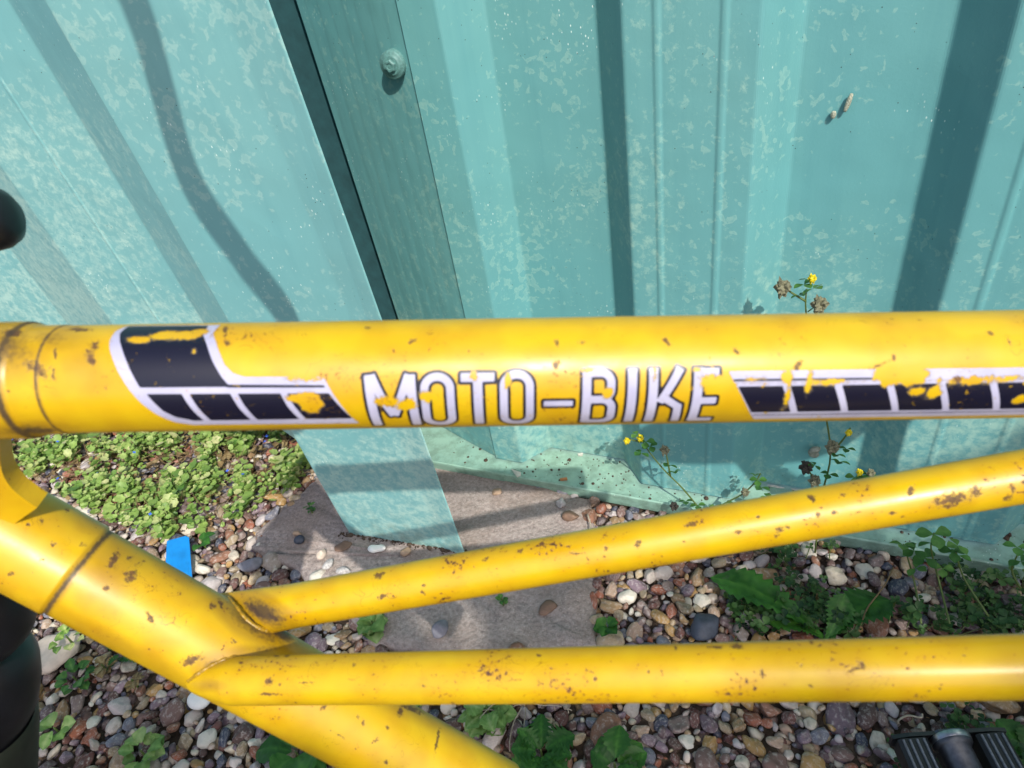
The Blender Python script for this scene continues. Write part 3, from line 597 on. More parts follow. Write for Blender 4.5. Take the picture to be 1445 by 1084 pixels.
def art_text(x, y):
    x = x + .06 * (y + 8) * 0; t, b, h = -.35, -17.6, 1.15; L = []
    L += [sd_seg(x, y, (125.4, t + h - .9), (126.2, b - .6), h + .15), sd_seg(x, y, (136.9, t + .2), (137.4, b - .6), h + .15), sd_seg(x, y, (126, t + .2), (131.4, -13), h), sd_seg(x, y, (136.4, t + .2), (131.6, -13), h)]
    L += [sd_ring(x, y, 140.6, 147.7, b, t - .6, 3.4, h)]
    L += [sd_seg(x, y, (150.6, t - .9), (160, t - .9), h + .1), sd_seg(x, y, (155.3, t - .6), (155.3, b - .6), h + .15)]
    L += [sd_ring(x, y, 162.4, 169.6, b, t - .3, 3.4, h)]
    L += [sd_seg(x, y, (173.4, -9.4), (181.6, -9.4), .95)]
    L += [sd_seg(x, y, (185.3, t + .6), (185.3, b - .8), h + .1), np.maximum(sd_ring(x, y, 183.6, 192, -8.2, t - .2, 2.8, h), 185 - x), np.maximum(sd_ring(x, y, 183.6, 192.4, b, -8.4, 2.8, h), 185 - x)]
    L += [sd_seg(x, y, (197.8, t + .8), (197.8, b - .9), h + .15)]
    L += [sd_seg(x, y, (203.6, t + .8), (203.6, b - .9), h + .15), sd_seg(x, y, (211, t + .8), (205.6, -9.6), h), sd_seg(x, y, (206, -7.6), (211, -11.2), h), sd_seg(x, y, (210.8, -10.2), (211.2, b - .9), h)]
    L += [sd_seg(x, y, (215.9, t + .8), (215.9, b - .9), h + .15), sd_seg(x, y, (215.6, t - .5), (221.6, t - .5), h), sd_seg(x, y, (215.6, -9.2), (221.4, -9.2), h), sd_seg(x, y, (215.6, b), (221.6, b), h)]
    d = mn(L)
    peel = mn([sd_ell(x, y, c, a, q) for c, a, q in (((130.1, -7.8), 3.9, 1.4), ((135.4, -9.0), 3.6, 1.7), ((141, -6.2), 2.6, 1.9), ((154.3, -1.2), 1.1, 1.4), ((191, -6.5), 1.5, 1.6), ((218.2, -4.6), 1.5, 1.7), ((163.6, -2.4), .8, 2), ((215.1, -.2), 1.4, .8), ((186, .2), 2, .5), ((219.5, -2.4), 2.2, .6), ((204, -1.5), .5, 1.6))])
    return d - .74, -(d + .05), peel
sticker('striped_sticker', 51, 123, -18.5, 21, art_left, 'navy and silver sticker with a broad sloping block and square row')
sticker('lettering_sticker', 122, 224, -21, 3, art_text, 'white lettering MOTO-BIKE outlined in navy')
sticker('striped_sticker', 222, 329, -20, 1, art_right, 'silver edged navy square row sticker with torn patches')

# ------------------------------------------------------------------ gravel: pebbles packed by size
def pebble_shape(sub, seed):
    v, f = (ICO3 if sub == 3 else ICO2); r = np.random.default_rng(seed); v = v.copy()
    for _ in range(8):                                                     # a few worn facets
        d = unit(r.normal(size=3)); h = r.uniform(.52, .9); k = v @ d; v -= np.clip(k - h, 0, None)[:, None] * d * .92
    p = r.normal(size=(4, 3)) * 1.7; q = r.uniform(0, 6, 4)
    v *= (1 + .07 * sum(np.sin(v @ p[i] + q[i]) for i in range(4)))[:, None]
    return v, f
SH3 = [pebble_shape(3, 20 + i) for i in range(14)]; SH2 = [pebble_shape(2, 60 + i) for i in range(10)]
slab_in = cen + (slab_xy - cen) * .92
cell = .02; grid = {}; peb = []
def place(n, lo, hi, x0, x1, y0, y1, mean, sig):
    L = np.sort(np.clip(np.exp(rng.normal(math.log(mean), sig, n)), lo, hi))[::-1]; XY = np.stack([rng.uniform(x0, x1, n), rng.uniform(y0, y1, n)], 1)
    ok0 = ~in_poly(XY, slab_in)
    for l, (x, y), ok in zip(L, XY, ok0):
        if not ok: continue
        r = l * .40; gi, gj = int(math.floor(x / cell)), int(math.floor(y / cell)); good = True
        for a in range(gi - 2, gi + 3):
            for b in range(gj - 2, gj + 3):
                for (qx, qy, qr) in grid.get((a, b), ()):
                    if (qx - x) ** 2 + (qy - y) ** 2 < (.80 * (qr + r)) ** 2: good = False; break
                if not good: break
            if not good: break
        if good: grid.setdefault((gi, gj), []).append((x, y, r)); peb.append((x, y, l))
SPECIAL = [  # name, px, py, half length, width, height (m), turn, material, label
    ('stone', 281, 987, .0145, .0115, .007, 0., 'white_stone', 'smooth bright white oval stone just below the tip of the lower yellow stay'),
    ('stone', 78, 921, .034, .029, .016, .6, 'pink_stone', 'largest pale pinkish stone, half under a small weed by the black fork'),
    ('stone', 993, 884, .019, .015, .010, .9, 'slate', 'dark blue grey rounded stone between the two yellow stays'),
    ('stone', 352, 797, .017, .010, .008, .6, 'grey_stone', 'long grey oval stone in the gravel to the right of the blue tag')]
SLABBED = [
    ('stone', 533, 777, .0115, .0085, .006, .1, 'white_stone', 'white angular stone on the concrete against the foot of the post'),
    ('stone', 573, 781, .0075, .0065, .005, .8, 'tan_stone', 'small tan stone on the concrete close under the post'),
    ('stone', 484, 773, .0130, .0095, .0035, .7, 'brown_stone', 'flat dark brown stone chip on the concrete left of the post'),
    ('stone', 455, 785, .0085, .0075, .006, 1.2, 'pink_stone', 'cream rounded stone at the left end of the concrete'),
    ('stone', 465, 800, .0090, .0075, .006, 1.3, 'spotted_stone', 'mottled pale stone at the edge of the concrete beside the cream one'),
    ('stone', 486, 809, .0095, .0055, .005, .5, 'spotted_stone', 'speckled white oval stone right above the upper yellow stay'),
    ('stone', 422, 765, .0075, .0065, .005, .4, 'slate', 'small blue grey stone on the sunlit left end of the concrete'),
    ('stone', 420, 756, .0075, .0050, .005, .2, 'tan_stone', 'small pinkish tan stone behind the blue grey one on the concrete'),
    ('stone', 623, 892, .0110, .0090, .007, 1.0, 'grey_stone', 'rounded grey stone on the concrete just above the lower yellow stay'),
    ('stone', 773, 859, .0115, .0090, .004, .8, 'brown_stone', 'flat purplish brown stone on the concrete below the upper yellow stay'),
    ('stone', 791, 713, .0085, .0075, .006, 2., 'spotted_stone', 'white stone with dark spots beside the fence rail'),
    ('stone', 806, 733, .0120, .0105, .007, .3, 'brown_stone', 'round brown stone at the right edge of the concrete near the rail'),
    ('stone', 702, 697, .0085, .0070, .005, .5, 'tan_stone', 'dusty brown stone on the shaded concrete close to the rail')]
for s_ in SPECIAL:
    p = at_z(s_[1], s_[2], .004); grid.setdefault((int(math.floor(p[0] / cell)), int(math.floor(p[1] / cell))), []).append((p[0], p[1], s_[3] * .8))
place(900, .024, .038, -1.5, .55, .0, .60, .027, .16)
place(26000, .009, .024, -1.5, .55, .0, .60, .0130, .28)
place(22000, .005, .011, -1.5, .55, .0, .60, .008, .22)
place(7000, .012, .034, -2.1, 1.3, -.6, .60, .020, .25)
peb = np.array(peb); n = len(peb)
dims = np.stack([peb[:, 2] * .5, peb[:, 2] * .5 * rng.uniform(.62, .92, n), peb[:, 2] * .5 * rng.uniform(.42, .68, n)], 1)
pos = np.stack([peb[:, 0], peb[:, 1], -.006 + dims[:, 2] * rng.uniform(.55, 1.1, n) + rng.uniform(0, .006, n) * (peb[:, 2] < .02)], 1)
R = rand_rot(n, .42)
px, py, pz = proj(pos)
def hidden(p):
    """is the point behind a bicycle tube or the post as the camera sees it?"""
    d = p - CAM; out = np.zeros(len(p), bool)
    for A, B, r in ((TA, TB, TR), (DA, DB, .0174), (UA, UB, .0087), (LA, LB, .0089), (FA, FA + FD * .3, .028)):
        e = B - A; t = np.clip(((A - CAM) @ np.ones(3)) * 0 + .5, 0, 1) * np.ones(len(p))
        for _ in range(12):
            q = A + t[:, None] * e; s = np.clip(np.einsum('ij,ij->i', q - CAM, d) / np.einsum('ij,ij->i', d, d), 0, 1); c = CAM + s[:, None] * d; t = np.clip((c - A) @ e / (e @ e), 0, 1)
        out |= np.linalg.norm(CAM + s[:, None] * d - (A + t[:, None] * e), axis=1) < r * .95
    x, y, _ = proj(p); out |= in_poly(np.stack([x, y], 1), [(395, 560), (485, 755), (660, 782), (600, 560)]); return out
clover_px = [(-40, 600), (430, 596), (442, 668), (405, 690), (340, 712), (300, 742), (235, 770), (120, 720), (20, 660), (-40, 640)]
inf = (px > 4) & (px < 1441) & (py > 600) & (py < 1080) & ~hidden(pos) & ~in_poly(np.stack([px, py], 1), clover_px)
size = dims[:, 0] * dims[:, 1] / pz ** 2 * inf
order = np.argsort(-size); single = np.zeros(n, bool); single[order[:290]] = True
shared = []
for i, (v, f) in enumerate(SH3):
    me = bpy.data.meshes.new('pebble'); me.from_pydata(v.tolist(), [], f.tolist()); me.materials.append(M['pebble']); me.polygons.foreach_set('use_smooth', np.ones(len(f), bool)); shared.append(me)
gl = wloc(gravel)
for i in np.where(single)[0]:
    o = bpy.data.objects.new('pebble', shared[i % len(shared)]); S.collection.objects.link(o); o.parent = gravel
    m4 = Matrix.Identity(4); q = R[i] * dims[i][None, :]
    for a in range(3):
        for b in range(3): m4[a][b] = float(q[a, b])
        m4[a][3] = float(pos[i][a] - gl[a])
    o.matrix_local = m4
Vs, Fs, Ts, b0 = [], [], [], 0
infr = (px > -60) & (px < 1500) & (py > 560) & (py < 1140)
for shapes, mask in ((SH3, ~single & infr & (peb[:, 2] > .013)), (SH2, ~single & ~(infr & (peb[:, 2] > .013)))):
    idx = np.where(mask)[0]
    for k, (v, f) in enumerate(shapes):
        j = idx[k::len(shapes)]
        if not len(j): continue
        V, F = scatter(v, f, R[j], dims[j], pos[j]); Vs.append(V); Fs.append(F + b0); b0 += len(V); Ts.append(np.repeat(rng.uniform(0, .999, len(j)), len(v)))
un = 9000; up = np.stack([rng.uniform(-1.5, .55, un), rng.uniform(0, .6, un), rng.uniform(-.012, -.005, un)], 1); up = up[~in_poly(up, slab_in)]
V, F = scatter(*SH2[0], rand_rot(len(up), .5), np.stack([rng.uniform(.005, .010, len(up))] * 3, 1) * [1, .8, .6], up); Vs.append(V); Fs.append(F + b0); Ts.append(np.repeat(rng.uniform(0, .999, len(up)), len(SH2[0][0])))
pm = mk('pebbles', np.concatenate(Vs), np.concatenate(Fs), M['pebbles'], gravel, True, {'tint': np.concatenate(Ts)}); pm['kind'] = 'stuff'
for k, (nm, a, b, l, wd, h, t, m, lab) in enumerate(SPECIAL + SLABBED):
    on = k >= len(SPECIAL); p = at_z(a, b, .006 if on else .010); v, f = pebble_shape(3, 200 + k)
    if m == 'white_stone' and not on: v = ICO3[0]
    v = (v * [l, wd, h]) @ rotz(t).T + [p[0], p[1], (.006 + h * .8) if on else .010]
    prop(mk(nm, v, f.tolist(), M[m], None, True), lab, 'stone')

# ------------------------------------------------------------------ leaves and weeds
def round_leaf(n=11, scallop=.12, cup=.25):
    th = np.arange(n) * 2 * np.pi / n; r = 1 + scallop * (np.arange(n) % 2 * 2 - 1)
    v = np.concatenate([[[.0, 0, -.1]], np.stack([np.cos(th) * r + .0, np.sin(th) * r * .88, cup * (r * np.cos(th * 1)) ** 2 * .6 + cup * np.sin(th) ** 2], 1)])
    return v, np.array([[0, 1 + i, 1 + (i + 1) % n] for i in range(n)])
def blade(L, prof, nx=8, droop=.3, fold=.2, teeth=0., crinkle=0., nc=4):
    """leaf along +x: prof(t) half width; a strip of nc faces across, folded on the midrib"""
    V = []; F = []; ang = 0; x = z = 0.; cs = np.linspace(1, -1, nc + 1); bend = rng.normal(0, .12) * L if nc > 4 else 0
    for i in range(nx + 1):
        t = i / nx; w0 = prof(t); wv = w0 * (1 + teeth * ((i % 2) * 2 - 1)) if 0 < i < nx else w0
        for c in cs:
            e = abs(c); off = (-.35 * teeth * wv * e) * (i % 2)
            V.append([x + off, wv * c + bend * t * t, z + fold * wv * e ** 1.5 + (crinkle * w0 * rng.normal() * min(1, 2 * e) if 0 < i < nx else 0) - .10 * wv * math.sin(math.pi * min(1, e * 1.6))])
        x += L / nx * math.cos(ang); z += L / nx * math.sin(ang); ang -= droop / nx
    m = nc + 1
    for i in range(nx):
        for k in range(nc): a = i * m + k; F.append((a, a + 1, a + m + 1, a + m))
    return np.array(V), F
def veined(nx, nc, base):
    """paler along the midrib and on every other side vein"""
    T = []
    for i in range(nx + 1):
        for c in np.linspace(1, -1, nc + 1): T.append(min(1., max(0., base + (.42 if abs(c) < .01 else 0) + (.14 if (i + int(abs(c) * nc / 2)) % 3 == 0 else 0) + rng.normal(0, .06))))
    return T
def put(v, p, head, pitch=0., roll=0.):
    cr, sr, cp, sp_ = math.cos(roll), math.sin(roll), math.cos(pitch), math.sin(pitch)
    Rr = np.array([[1, 0, 0], [0, cr, -sr], [0, sr, cr]]); Rp = np.array([[cp, 0, -sp_], [0, 1, 0], [sp_, 0, cp]])
    return np.asarray(v) @ (rotz(head) @ Rp @ Rr).T + np.asarray(p)
oval = lambda w, pk=.55: (lambda t: w * (math.sin(math.pi * min(1, max(0, t)) ** (math.log(.5) / math.log(pk)))) ** .8)
def trefoil(s, heading=0., tilt=.4, droop=.5):
    V = []; F = []
    for k in (-1, 0, 1):
        v, f = blade(s, oval(s * .40, .62), 5, droop, .25); v = put(v, (0, 0, 0), heading + k * 1.75, tilt + .1 * k); b = len(V); V += v.tolist(); F += [tuple(i + b for i in q) for q in f]
    return np.array(V), F

# speedwell: the ground cover at the left
cpoly = [at_z(a, b)[:2] for a, b in clover_px]
def in_ground(n, poly, z0, z1):
    q = np.array(poly); P = np.stack([rng.uniform(q[:, 0].min(), q[:, 0].max(), n), rng.uniform(q[:, 1].min(), q[:, 1].max(), n)], 1); P = P[in_poly(P, q)]
    return np.column_stack([P, rng.uniform(z0, z1, len(P))])
def clump(P, sc=9., seed=3.):
    x, y = P[:, 0] * sc, P[:, 1] * sc; return np.sin(x * 2.1 + seed) + np.sin(y * 2.7 - x + seed * 2) + np.sin(x * 4.3 + y * 3.9) * .8 + rng.normal(0, .5, len(P))
P = in_ground(15000, cpoly, .006, .034); P = P[clump(P, 19) > .12]
P2 = in_ground(1800, [at_z(a, b)[:2] for a, b in [(200, 690), (440, 640), (420, 700), (330, 745), (250, 770), (150, 740)]], .008, .024); P2 = P2[clump(P2, 14) > .6]
P = np.concatenate([P, P2]); tv, tf = round_leaf(14, .10, .3)
V, F = scatter(tv, tf, rand_rot(len(P), .6), np.exp(rng.normal(math.log(.0040), .42, len(P))), P)
patch = mk('speedwell_patch', V, F, M['clover'], None, False, {'tint': np.repeat(np.clip(rng.normal(.52, .24, len(P)), 0, 1), len(tv))})
prop(patch, 'low patch of pale green speedwell covering the gravel under the left fence', 'ground cover', kind='stuff')
Q = in_ground(60, cpoly, .034, .042)[:22]; fv, ff = round_leaf(8, .3, .2)
V, F = scatter(fv, ff, rand_rot(len(Q), .4), np.full(len(Q), .0026), Q); mk('blue_flowers', V, F, M['blue_petal'], patch)['kind'] = 'stuff'
st = MB()
for _ in range(260):
    p = in_ground(8, cpoly, .004, .01)
    if not len(p): continue
    p = p[0]; a = rng.uniform(0, 6.28); d = np.array([math.cos(a), math.sin(a), rng.uniform(.1, .6)]) * rng.uniform(.02, .05); st.add(*tube([p, p + d * .5 + [0, 0, .004], p + d], .0006, 4, False))
st.make('stems', M['dry_stem'], patch)['kind'] = 'stuff'
V, F = scatter(*round_leaf(7, .2, .5), rand_rot(500, .8), rng.uniform(.003, .007, 500), in_ground(1400, cpoly, .004, .02)[:500]); mk('withered_leaves', V, F, M['dead_leaf'], patch, False, {'tint': rng.uniform(0, 1, len(V))})['kind'] = 'stuff'

# dark small-leaved weeds on the right, under the fence
wpx = [(1000, 815), (1090, 775), (1200, 775), (1445, 830), (1470, 900), (1420, 905), (1200, 905), (1010, 900)]
P = in_ground(1700, [at_z(a, b)[:2] for a, b in wpx], .006, .030); P = P[clump(P, 15, 1.) > .55]
wv_, wf_ = trefoil(1.); wf_ = np.array(wf_)
P3 = in_ground(1500, [at_z(a, b)[:2] for a, b in [(1180, 985), (1445, 985), (1470, 1100), (1230, 1100)]], .004, .03); P3 = P3[clump(P3, 14, 2.) > .9]
P = np.concatenate([P, P3])
V, F = scatter(wv_, wf_, rand_rot(len(P), .5), np.exp(rng.normal(math.log(.0066), .25, len(P))), P)
weeds = prop(mk('weed_mat', V, F, M['weed'], None, False, {'tint': np.repeat(rng.uniform(0, 1, len(P)), len(wv_))}), 'mat of small dark green weeds in the shade along the foot of the right fence', 'ground cover', kind='stuff')
st = MB()
for p in P[::3]: st.add(*tube([[p[0] + rng.normal(0, .012), p[1] + rng.normal(0, .012), 0], p * [1, 1, .6], p], .0005, 4, False))
st.make('stems', M['stem'], weeds)['kind'] = 'stuff'

# dandelion
dc = at_z(1165, 905, .006); dand = root('dandelion', dc, 'dandelion with large bright green toothed leaves between the two yellow stays', 'weed')
def dleaf(tip, L, w_, droop, pitch, tint, roll=0.):
    t = at_z(*tip, .03); d = t[:2] - dc[:2]; head = math.atan2(d[1], d[0])
    def prof(q): return w_ * (.16 + .84 * min(1, q * 1.5) ** 1.4) * (1 if q < .72 else max(.0, 1 - ((q - .72) / .28) ** 2.2)) 
    v, f = blade(L, prof, 26, droop, .22, .15, .09, 8); MB().add(put(v, dc, head, pitch, roll), f, veined(26, 8, tint * .7)).make('leaf', M['dandelion'], dand, True)
dleaf((1052, 822), .135, .025, 1.0, .62, .55, .25); dleaf((1228, 830), .088, .026, 1.2, .75, .25, -.35); dleaf((1130, 868), .065, .017, 1.1, .7, .85, .3); dleaf((1200, 860), .055, .014, .8, 1.0, .5, .5); dleaf((1160, 960), .07, .02, .9, .5, .6); dleaf((1260, 930), .06, .015, 1.0, .5, .3)

# black medick stems against the fence
def stem(P, r, parent, mat='stem'): return MB().add(*tube(spline(P, 4 * len(P)), np.linspace(r, r * .6, 4 * len(P)), 6)).make('stem', M[mat], parent, True)
def leaf3(p, s, head, tilt, parent, tint=.5): v, f = trefoil(s, 0, .15, .6); MB().add(put(v, p, head, tilt), f, tint).make('leaf', M['trefoil'], parent, True)
def bobble(p, s, mat, parent, name):
    v, f = ICO3; r = 1 + .30 * np.sin(v[:, 0] * 11) * np.sin(v[:, 1] * 11 + 1) * np.sin(v[:, 2] * 11 + 2) * 2 + .1 * rng.normal(size=len(v)); MB().add(v * r[:, None] * s * [.85, .85, 1.1] + np.asarray(p), f).make(name, M[mat], parent)
def medick(label, stems, leaves, flowers, seeds, y):
    b = at_y(*stems[0][0][:2], y); r = root('medick_plant', (b[0], b[1], 0), label, 'weed', 'black medick growing by the fence')
    pt = lambda q: at_y(q[0], q[1], q[2] if len(q) > 2 else y)
    for P in stems: stem([pt(q) for q in P], .0012 if len(P) > 2 else .0006, r)
    for q in leaves: leaf3(pt(q[:2]) + [0, -.002, 0], q[2], rng.uniform(3.6, 5.8), rng.uniform(-.2, .7), r, rng.uniform(.2, .9))
    for q in flowers: bobble(pt(q[:2]) + [0, -.004, 0], q[2], 'petal', r, 'flower_head')
    for q in seeds: bobble(pt(q[:2]) + [0, -.003, 0], q[2], q[3], r, 'seed_head')
medick('tall medick stem rising above the top tube, with one yellow flower and two seed heads', [[(1150, 780, .58), (1160, 700, .60), (1172, 640), (1160, 560), (1142, 470), (1137, 435), (1138, 408)], [(1137, 425), (1120, 415), (1105, 405)], [(1140, 440), (1157, 428)], [(1172, 640), (1190, 620), (1200, 604)], [(1160, 695), (1146, 672), (1138, 658)]],
       [(1135, 400, .010), (1148, 406, .011), (1128, 415, .008), (1140, 393, .008), (1185, 650, .011), (1170, 668, .010), (1180, 640, .010), (1195, 632, .009), (1165, 690, .010), (1150, 655, .008)], [(1147, 390, .0034), (1198, 607, .0032)], [(1105, 404, .0068, 'pale_seed'), (1157, 428, .0068, 'pale_seed'), (1138, 657, .0065, 'seed'), (1175, 628, .0065, 'pale_seed'), (1150, 676, .006, 'pale_seed')], .592)
medick('slanting medick stem with two yellow flowers below the word on the top tube', [[(1003, 735, .565), (985, 715), (962, 688), (936, 662), (912, 632), (906, 618)], [(908, 622), (896, 622), (887, 619)], [(946, 672), (942, 650), (939, 634)]],
       [(912, 622, .011), (905, 638, .011), (918, 628, .010), (944, 655, .011), (952, 664, .009), (900, 612, .009), (985, 712, .010), (968, 706, .009)], [(905, 615, .0038), (886, 619, .0036)], [(939, 633, .0052, 'pale_seed'), (952, 712, .005, 'seed')], .585)
medick('small medick sprig on the ledge where the fence paint is chipped', [[(1000, 725, .58), (1020, 712), (1048, 697), (1066, 680), (1073, 668)], [(1048, 697), (1052, 690)]], [(1070, 676, .010), (1074, 686, .011), (1066, 668, .008), (1025, 712, .010), (1085, 702, .011), (1010, 716, .009)], [], [(1052, 692, .0045, 'pale_seed')], .595)
medick('little medick tip with a yellow flower peeping over the upper stay', [[(1222, 715, .57), (1220, 690), (1214, 672)], [(1222, 690), (1228, 668)]], [(1206, 672, .010), (1218, 676, .010), (1224, 668, .009)], [(1213, 663, .0034)], [(1229, 665, .004, 'pale_seed')], .60)
medick('leafy medick clump standing before the pale rail at the right edge', [[(1340, 880, .50), (1325, 820), (1314, 775), (1318, 752)], [(1300, 880, .50), (1290, 820), (1275, 768)], [(1395, 870, .52), (1360, 815), (1348, 776)], [(1440, 830, .54), (1428, 805), (1437, 780)]],
       [(1318, 752, .017), (1314, 764, .013), (1274, 767, .013), (1344, 776, .013), (1351, 768, .012), (1352, 782, .012), (1435, 770, .012), (1440, 790, .012), (1290, 775, .013), (1305, 785, .014), (1292, 800, .012), (1330, 800, .011)], [], [], .545)
# small weeds in the gravel
def rosette(label, c, n_, L, wdt, mat, z=.004, name='weed', teeth=.12, cat='weed', lean=None, spread=.5):
    p = at_z(*c, z); r = root(name, p, label, cat)
    for k in range(n_):
        h = k * 2.4 + rng.uniform(-.3, .3); l = L * rng.uniform(.7, 1.15); nx = 14 if L > .02 else 7; nc = 8 if L > .02 else 4; v, f = blade(l, oval(wdt * rng.uniform(.8, 1.2), .55), nx, rng.uniform(.5, 1.3), .25, teeth, .10 if mat == 'nettle' else .05, nc)
        q = p + np.array([math.cos(h), math.sin(h), 0]) * L * spread * .3 + [0, 0, rng.uniform(0, .012)]
        MB().add(put(v, q, h, rng.uniform(.25, .8), rng.uniform(-.3, .3)), f, veined(nx, nc, rng.uniform(.05, .75))).make('leaf', M[mat], r, True)
    stem([p - [0, 0, .006], p + [0, 0, .012]], .0015, r); return r
rosette('bright green four leaved seedling beside the blue tag', (288, 769), 4, .017, .0075, 'dandelion', .012, teeth=0)
rosette('tiny dark sprig growing on the sunlit end of the concrete', (440, 722), 9, .009, .0024, 'trefoil', .008, teeth=0)
rosette('pale crinkled weed at the left edge of the concrete, above the lower stay', (528, 886), 18, .019, .009, 'nettle', .006)
rosette('pale crinkled weed below the lower stay, beside the dry roots', (690, 1010), 22, .026, .011, 'nettle', .006)
rosette('light green weed under the lower stay, left of the pale crinkled one', (588, 978), 11, .019, .009, 'nettle', .006)
rosette('broad leaved green weed at the bottom edge, below the down tube', (422, 1068), 6, .036, .016, 'dandelion', .006, teeth=.05)
rosette('dark green toothed weed at the bottom edge, right of the down tube', (765, 1066), 11, .032, .011, 'dandelion', .006, teeth=.3)
rosette('green lobed weed cut by the bottom edge, near the middle', (868, 1084), 9, .028, .012, 'dandelion', .006, teeth=.1)
rosette('trailing little weed over the large pale stone', (100, 905), 12, .013, .006, 'clover', .030, teeth=.1, spread=3)
rosette('small leafy weed in the gravel below the large pale stone', (110, 962), 14, .014, .006, 'trefoil', .008, teeth=.1, spread=2.5)
rosette('lone pale green seedling by the black fork', (84, 1034), 5, .020, .009, 'nettle', .008, teeth=0)
rosette('feathery green weed tucked under the down tube', (176, 925), 10, .022, .005, 'dandelion', .006, teeth=.3)
rosette('mossy green weed at the bottom edge, right of the black fork', (205, 1066), 14, .018, .008, 'nettle', .006, teeth=.1, spread=1.6)
rosette('small green weed at the right edge of the concrete', (856, 890), 6, .015, .007, 'dandelion', .008, teeth=.05)
rosette('dark seedling on the concrete, in the middle below the upper stay', (710, 852), 5, .0075, .0030, 'trefoil', .008, teeth=0)
rosette('green weed right of the pedal at the bottom corner', (1440, 1062), 6, .024, .014, 'dandelion', .006, teeth=.1)
rosette('withered brown weed in the gravel below the down tube', (150, 945), 13, .016, .005, 'dead_leaf', .006, teeth=.2)
rosette('brown dried seedling among the pebbles under the down tube', (192, 966), 9, .013, .004, 'dead_leaf', .006, teeth=.2)

# unseen foliage added behind the camera: its crown is shaped to shade the foreground gravel
added_tree = root('added_tree', (2.0, -2.0, 0), 'added unseen foliage behind the camera, shaped to shade the foreground gravel', 'added_tree')
def up_sun(gx, gy, h): return np.array([gx, gy, 0]) + SUN / SUN[2] * h
CR = [(-.62, .0, 2.2, .22), (-.35, .08, 2.3, .25), (.0, .05, 2.4, .30), (.35, .16, 2.2, .30), (.62, .42, 2.3, .26), (.30, .42, 2.25, .16), (-.20, .36, 2.4, .12), (.02, .44, 2.3, .14), (.22, .60, 2.3, .15), (.5, .66, 2.4, .16), (-.30, .25, 2.3, .10), (.0, -.30, 2.5, .36), (-.4, -.25, 2.4, .28), (.75, .1, 2.5, .40), (.4, -.3, 2.7, .4), (1.0, .5, 2.4, .3)]
PT = []
for gx, gy, h, r in CR:
    k = int(2300 * r * r * 4); q = rng.normal(size=(k, 3)); q /= np.linalg.norm(q, axis=1)[:, None]; PT.append(up_sun(gx, gy, h) + q * r * (rng.uniform(0, 1, (k, 1)) ** .45))
PT = np.concatenate(PT); lv_, lf_ = blade(1., oval(.26, .5), 4, .5, .2)
V, F = scatter(lv_, np.array(lf_), rand_rot(len(PT), .7), rng.uniform(.04, .07, len(PT)), PT)
mk('crown', V, F, M['shrub'], added_tree, False, {'tint': np.repeat(rng.uniform(0, 1, len(PT)), len(lv_))})
tr_ = MB(); fork_p = np.array([1.95, -1.95, 1.35]); tr_.add(*tube(spline([(2.0, -2.0, -.05), (2.02, -2.0, .5), (1.95, -1.97, 1.0), fork_p], 24), np.linspace(.075, .05, 24), 14))
for gx, gy, h, r in CR: tr_.add(*tube(spline([fork_p - [0, 0, .05], fork_p * .5 + up_sun(gx, gy, h) * .5 + [0, 0, .08], up_sun(gx, gy, h)], 10), np.linspace(.034, .008, 10), 8))
tr_.make('trunk', M['dry_stem'], added_tree, True)

# ------------------------------------------------------------------ small things
def roots(name, label, c, n_, L, mat, z=.016):
    p = at_z(*c, z); m = MB()
    for k in range(n_):
        a = rng.uniform(0, 6.28); P = [p + rng.normal(0, .005, 3) * [1, 1, .3]]
        for _ in range(5): a += rng.normal(0, .5); P.append(P[-1] + np.array([math.cos(a), math.sin(a), rng.normal(0, .15)]) * L / 5)
        m.add(*tube(spline(P, 12), .00055, 5))
    prop(m.make(name, M[mat], None, True), label, 'roots')
roots('dry_roots', 'tangle of dry whitish roots on the gravel beside the pale crinkled weed', (742, 985), 14, .05, 'root')
def twig(label, a, b, mat, r=.0011, z=.014):
    A, B = at_z(*a, z), at_z(*b, z + .004); P = [A + (B - A) * t + rng.normal(0, .0015, 3) for t in np.linspace(0, 1, 5)]
    prop(MB().add(*tube(spline(P, 14), r, 6)).make('twig', M[mat], None, True), label, 'twig')
twig('short pale twig lying among the pebbles beside the rail', (828, 726), (836, 752), 'root')
twig('straight straw coloured twig above the pedal', (1268, 1022), (1306, 1006), 'root', .0009, .022)
twig('thin dry grass stalk rising through the weeds right of the dandelion', (1215, 882), (1262, 800), 'dry_stem', .0008, .03)
# blue plastic tag
tagp = [at_z(a, b, .014) for a, b in [(240, 770), (266, 763), (271, 765), (270, 812), (262, 826), (232, 808)]]
k = len(tagp); mid_ = np.mean(tagp, 0); tv_ = [q + [0, 0, .010 * (1 if q[1] > mid_[1] else -.2)] for q in tagp]
V = [*tv_, *[q - np.array([0, 0, .0016]) for q in tv_]]
prop(mk('plastic_tag', V, [tuple(range(k)), tuple(range(k, 2 * k))[::-1]] + [(i, k + i, k + (i + 1) % k, (i + 1) % k) for i in range(k)], M['blue'], None), 'bright blue plastic tag lying on the pebbles behind the down tube', 'tag')
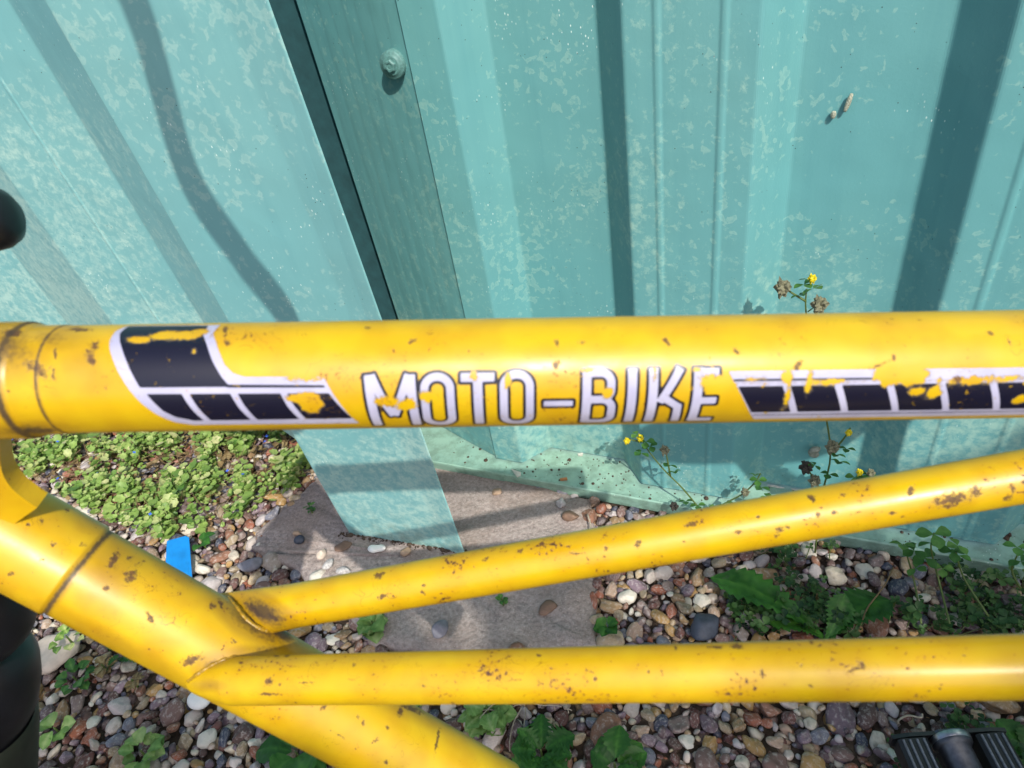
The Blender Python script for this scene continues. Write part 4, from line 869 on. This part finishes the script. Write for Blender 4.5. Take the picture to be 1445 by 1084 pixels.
# snail shell on the fence
sp_ = at_y(1150, 636, .655); V = []; ns = 8; turns = np.linspace(0, 5.2 * np.pi, 60); F = []
for i, t in enumerate(turns):
    R_ = .0088 * math.exp(-.13 * t); r_ = R_ * .52; cpos = sp_ + np.array([math.cos(t + 1) * R_ * .62, -.004 - .0035 * (1 - math.exp(-.1 * t)), math.sin(t + 1) * R_ * .62]); rad = np.array([math.cos(t + 1), 0, math.sin(t + 1)])
    for j in range(ns): a = j * 2 * np.pi / ns; V.append(cpos + r_ * (math.cos(a) * rad + math.sin(a) * np.array([0, -1., 0])))
for i in range(59):
    for j in range(ns): F.append((i * ns + j, i * ns + (j + 1) % ns, (i + 1) * ns + (j + 1) % ns, (i + 1) * ns + j))
F += [tuple(range(ns))[::-1], tuple(59 * ns + j for j in range(ns))]
prop(mk('snail', V, F, M['shell'], None, True), 'small round snail shell stuck to the fence beside the medick stem', 'snail')
def grub(label, c, L, r, y, tilt):
    p = at_y(*c, y); P = [p + np.array([math.sin(tilt), 0, math.cos(tilt)]) * L * t for t in np.linspace(-.5, .5, 13)]
    rr = [r * (.25 + .75 * math.sin(math.pi * (i + .6) / 13.2) ** .5) * (1 + .16 * (i % 2)) for i in range(13)]
    prop(MB().add(*tube(P, rr, 10)).make('cocoon', M['cocoon'], None, True), label, 'cocoon', 'cocoons on the fence')
grub('longer pale speckled cocoon hanging on the fence at the upper right', (1197, 145), .015, .0020, .6555, .25)
grub('short round cocoon just left of the longer one on the fence', (1176, 162), .006, .0022, .6565, .1)
def flake(name, label, pts, y0, mat, cat, z=None):
    P = [at_y(a, b, y0) if z is None else at_z(a, b, z) for a, b in pts]; k = len(P); nrm = np.array([0, -1., 0]) if z is None else np.array([0, 0, 1.])
    V = [q + nrm * (.0012 + .001 * (i % 2)) for i, q in enumerate(P)] + [q + nrm * .0003 for q in P]
    prop(mk(name, V, [tuple(range(k)), tuple(range(k, 2 * k))[::-1]] + [(i, k + i, k + (i + 1) % k, (i + 1) % k) for i in range(k)], M[mat], None), label, cat)
flake('paint_flake', 'pale paint flake on the near edge of the fence rail', [(722, 663), (735, 668), (735, 672), (730, 674), (726, 669)], 0, 'chip', 'flake', .0212)
flake('paint_flake', 'small white paint flake high on the ledge below the fence pan', [(815, 641), (823, 640), (822, 644), (816, 644)], 0, 'chip', 'flake', .0232)
flake('paint_flake', 'long white chip of flaked paint on the sheet edge behind the small sprig', [(1083, 684), (1092, 684), (1107, 688), (1106, 692), (1095, 690), (1085, 689)], .6592, 'chip', 'flake')
flake('paint_flake', 'second white chip on the bottom edge of the sheet, nearer the upper stay', [(1116, 689), (1130, 690), (1139, 693), (1136, 696), (1124, 694)], .6592, 'chip', 'flake')
flake('leaf_scrap', 'dry orange leaf scrap on the fence rail ledge', [(790, 676), (800, 675), (801, 678), (791, 679)], 0, 'orange_scrap', 'leaf', .0222)
# soil crumbs on the ledge and round the post's foot
n = 420; P = np.stack([rng.uniform(-.46, .5, n), rng.uniform(.602, .66, n), np.zeros(n)], 1); P[:, 2] = .0204 + (P[:, 1] - .612) / .093 * .004 + .0006
foot = np.array([GO + GU * u - GN * abs(rng.normal(0, .005)) + [0, 0, .0065] for u in rng.uniform(-.01, .185, 260)]); P = np.concatenate([P, foot]); n = len(P)
V, F = scatter(*ICO1, rand_rot(n, 1.), np.exp(rng.normal(math.log(.0010), .5, n)), P)
prop(mk('soil_crumbs', V, F, M['soil'], None), 'dark soil crumbs scattered along the fence rail and the foot of the post', 'dirt', kind='stuff')
